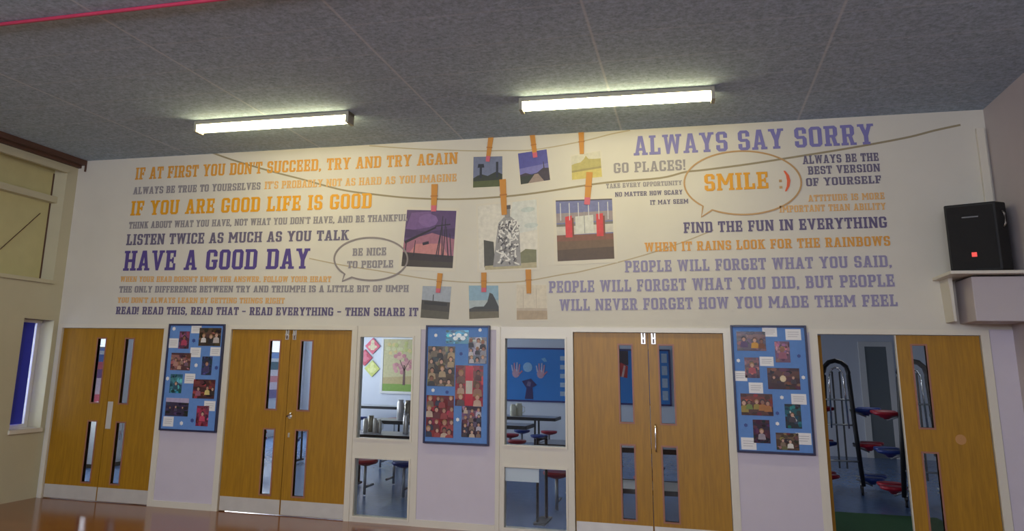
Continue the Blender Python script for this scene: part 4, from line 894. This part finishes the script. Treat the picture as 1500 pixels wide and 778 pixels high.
canteen_table(-5.05, -2.9, 1.95, .7, 'long dark edged canteen table nearest the left glazed screen', 1)
canteen_table(-5.45, -2.68, 4.75, .7, 'long dark edged canteen table in the middle of the canteen')
canteen_table(-4.8, -2.6, 7.15, .7, 'dark edged canteen table in front of the blue display board')
canteen_table(-8.2, -5.6, 9.2, .7, 'dark edged canteen table below the framed tree picture', nst=3)
canteen_table(-1.95, .2, 1.75, .7, 'dark edged canteen table behind the right pair of closed doors')
canteen_table(-8.6, -6.2, 4.2, .7, 'dark edged canteen table by the canteen windows')
def jug(px_, zt, y, rr_, hgt, label, mt=None, group=None):
    p = hit(px_, 620, 1, y); m = MB()
    m.lathe([(rr_*.9, 0), (rr_, .01), (rr_, hgt*.8), (rr_*.8, hgt*.88), (rr_*.86, hgt)], 0, 0, n=18)
    m.tube([(rr_*.95, 0, hgt*.75), (rr_*1.6, 0, hgt*.7), (rr_*1.6, 0, hgt*.35), (rr_*.95, 0, hgt*.25)], .006)
    o = m.build('jug', mt or STEEL); o.location = (p.x, y, zt); tag(o, label, 'jug', group)
g = 'steel jugs on the canteen tables'
jug(535.5, .742, 2.25, .035, .19, 'steel jug on the nearest canteen table, leftmost of its cluster', None, g)
jug(543.5, .742, 2.42, .045, .22, 'darker steel jug in the middle of the cluster on the nearest table', mat('dull_steel', (.25, .22, .17, 1), .3, 1), g)
jug(549.5, .742, 2.25, .03, .2, 'small steel jug right of the middle one on the nearest table', None, g)
jug(556, .742, 2.3, .033, .18, 'steel jug on the nearest canteen table, rightmost of its left cluster', None, g)
jug(594.5, .742, 2.3, .04, .27, 'tall steel jug seen at the right edge of the left glazed screen', None, g)
jug(586, .742, 5.0, .06, .34, 'tall steel jug on the middle canteen table', None, g)
jug(598, .742, 5.1, .07, .33, 'wide steel jug on the middle canteen table', mat('dull_steel', (.25, .22, .17, 1), .3, 1), g)
cream = mat('cream_plastic_jug', (.62, .60, .48, 1), .35)
jug(751.5, .742, 7.4, .06, .22, 'cream jug on the table before the display board, left one', cream, 'cream jugs'); jug(760, .742, 7.5, .07, .24, 'cream jug on the table before the display board, right one', cream, 'cream jugs')
# white sheet taped behind the lower pane of the right screen
(xa, za), (xb, zb) = W(737, 683), W(788.5, 708)
m = MB(); m.prism([(0, 0), (xb-xa, 0), (xb-xa, za-zb), (0, za-zb)], -.001, .001); o = m.build('paper_sheet', WHITE); o.location = (xa, .042, zb)
tag(o, 'white paper sheet taped behind the lower pane of the right glazed screen', 'paper')
# dark pole stand behind the lower pane
p = hit(786, 772, 2, 0)
r = empty('queue_barrier', (-1.70, .75, 0)); tag(r, 'dark two posted stand behind the lower pane of the right glazed screen', 'stand')
m = MB(); m.tube([(-.05, -.1, 0), (-.05, -.1, .9)], .016); m.tube([(.0, .18, 0), (.0, .18, .9)], .018); m.build('post', BLACK, r)
m = MB(); m.box(-.08, .05, -.2, .28, 0, .02); m.build('foot', BLACK, r)
m = MB(); m.tube([(-.05, -.1, .88), (.0, .18, .88)], .014); m.build('top_bar', BLACK, r)

# folded mobile stool tables in the open doorway
def folded_table(x, y, rz, label, order, h=1.86, left=.36):
    r = empty('folded_table', (x, y, 0), rz); tag(r, label, 'folded table', 'folded mobile tables in the doorway')
    for s in (-1, 1):
        m = MB(); m.box(s*.05-.012, s*.05+.012, -.30, .30, .34, h-.16, None); m.build('table_half', mat('dark_table_half', (.035, .038, .045, 1), .4), r)
    for yy in (-.36, .36):
        P = [(-.24, yy, .12), (-.20, yy, .9), (-.17, yy, h-.22)]
        for i in range(7): a = math.pi*(1-i/6); P.append((.17*math.cos(a), yy, h-.17+.17*math.sin(a)))
        P += [(.17, yy, h-.22), (.20, yy, .9), (.24, yy, .12)]
        m = MB(); m.tube(P, .029); m.build('frame_hoop', BLACK, r)
        m = MB(); P2 = [(x_*.58, yy-.02, z_ if z_ < 1 else z_-.1) for x_, _, z_ in P if z_ > .3]; m.tube(P2, .011); m.build('inner_hoop', CHROME, r)
    for z_ in (.14, 1.2):
        for q in (-.21, .21): m = MB(); m.tube([(q, -.36, z_), (q, .36, z_)], .014); m.build('cross_bar', GREYM, r)
    for z_ in (.45, .95, 1.3): m = MB(); m.tube([(-.2, -.37, z_), (.2, -.37, z_)], .012); m.build('cross_bar', GREYM, r)
    for sx in (-.22, .22):
        for sy in (-.36, .36):
            m = MB(); m.lathe([(.02, -.016), (.05, -.016), (.05, .016), (.02, .016)], 0, 0, n=14); m.bm.transform(Matrix.Rotation(math.pi/2, 4, 'Y') @ Matrix.Identity(4))
            m.box(-.02, .02, -.02, .02, .03, .085); o = m.build('caster', BLACK, r); o.location = (sx, sy, .05)
    k = 0
    for z_ in (1.17, .68, .22):
        for s in (-1, 1):
            for yy in (-.2, .2):
                cx_ = s*((.36 if s > 0 else left)+.05*(k % 2)); m = MB()
                m.tube([(s*.15, yy, z_-.02), (cx_, yy, z_-.10), (cx_, yy, z_-.03)], .014); st = m.build('stool_arm', GREYM, r)
                m = MB(); m.lathe([(.03, z_-.085), (.07, z_-.05), (.15, z_-.03), (.165, z_-.01), (.16, z_+.012), (.13, z_+.015)], cx_, yy, n=18)
                m.build('seat', SEATR if order[k % len(order)] == 'r' else SEATB, st); k += 1
folded_table(2.03, 4.95, math.radians(-8.4), 'folded mobile table with red and blue stools, standing free in the open doorway', 'rrbbbrrrrrbb', left=.22)
folded_table(2.84, 3.9, math.radians(-12.5), 'folded mobile table with red and blue stools, half behind the right door leaf', 'rrrrbbrrrrbb')
# green mat on the canteen floor
m = MB(); m.box(-.75, .75, -1.25, 1.25, 0, .012); o = m.build('floor_mat', mat('green_mat', (.025, .12, .035, 1), .9, noise=.2, nscale=60, bump=.3, bscale=200)); o.location = (1.95, 1.55, 0)
tag(o, 'green mat on the canteen floor just inside the open doorway', 'mat')
# far door of the canteen
x0, x1, z0, z1 = farwall(1256, 502, 1312, 660)
r = empty('door_5', ((x0+x1)/2, YC, 0)); struct(r); hw = (x1-x0)/2
m = MB(); m.box(-hw, -hw+.12, -.03, 0, 0, 2.34); m.box(hw, hw+.12, -.03, 0, 0, 2.34); m.box(-hw+.12, hw, -.03, 0, 2.24, 2.34); m.build('door_frame', WHITEPL, r)
m = MB(); m.box(-hw+.12, hw, -.02, 0, 0, 2.24); m.build('door_leaf', mat('grey_door_paint', (.16, .18, .19, 1), .4), r)
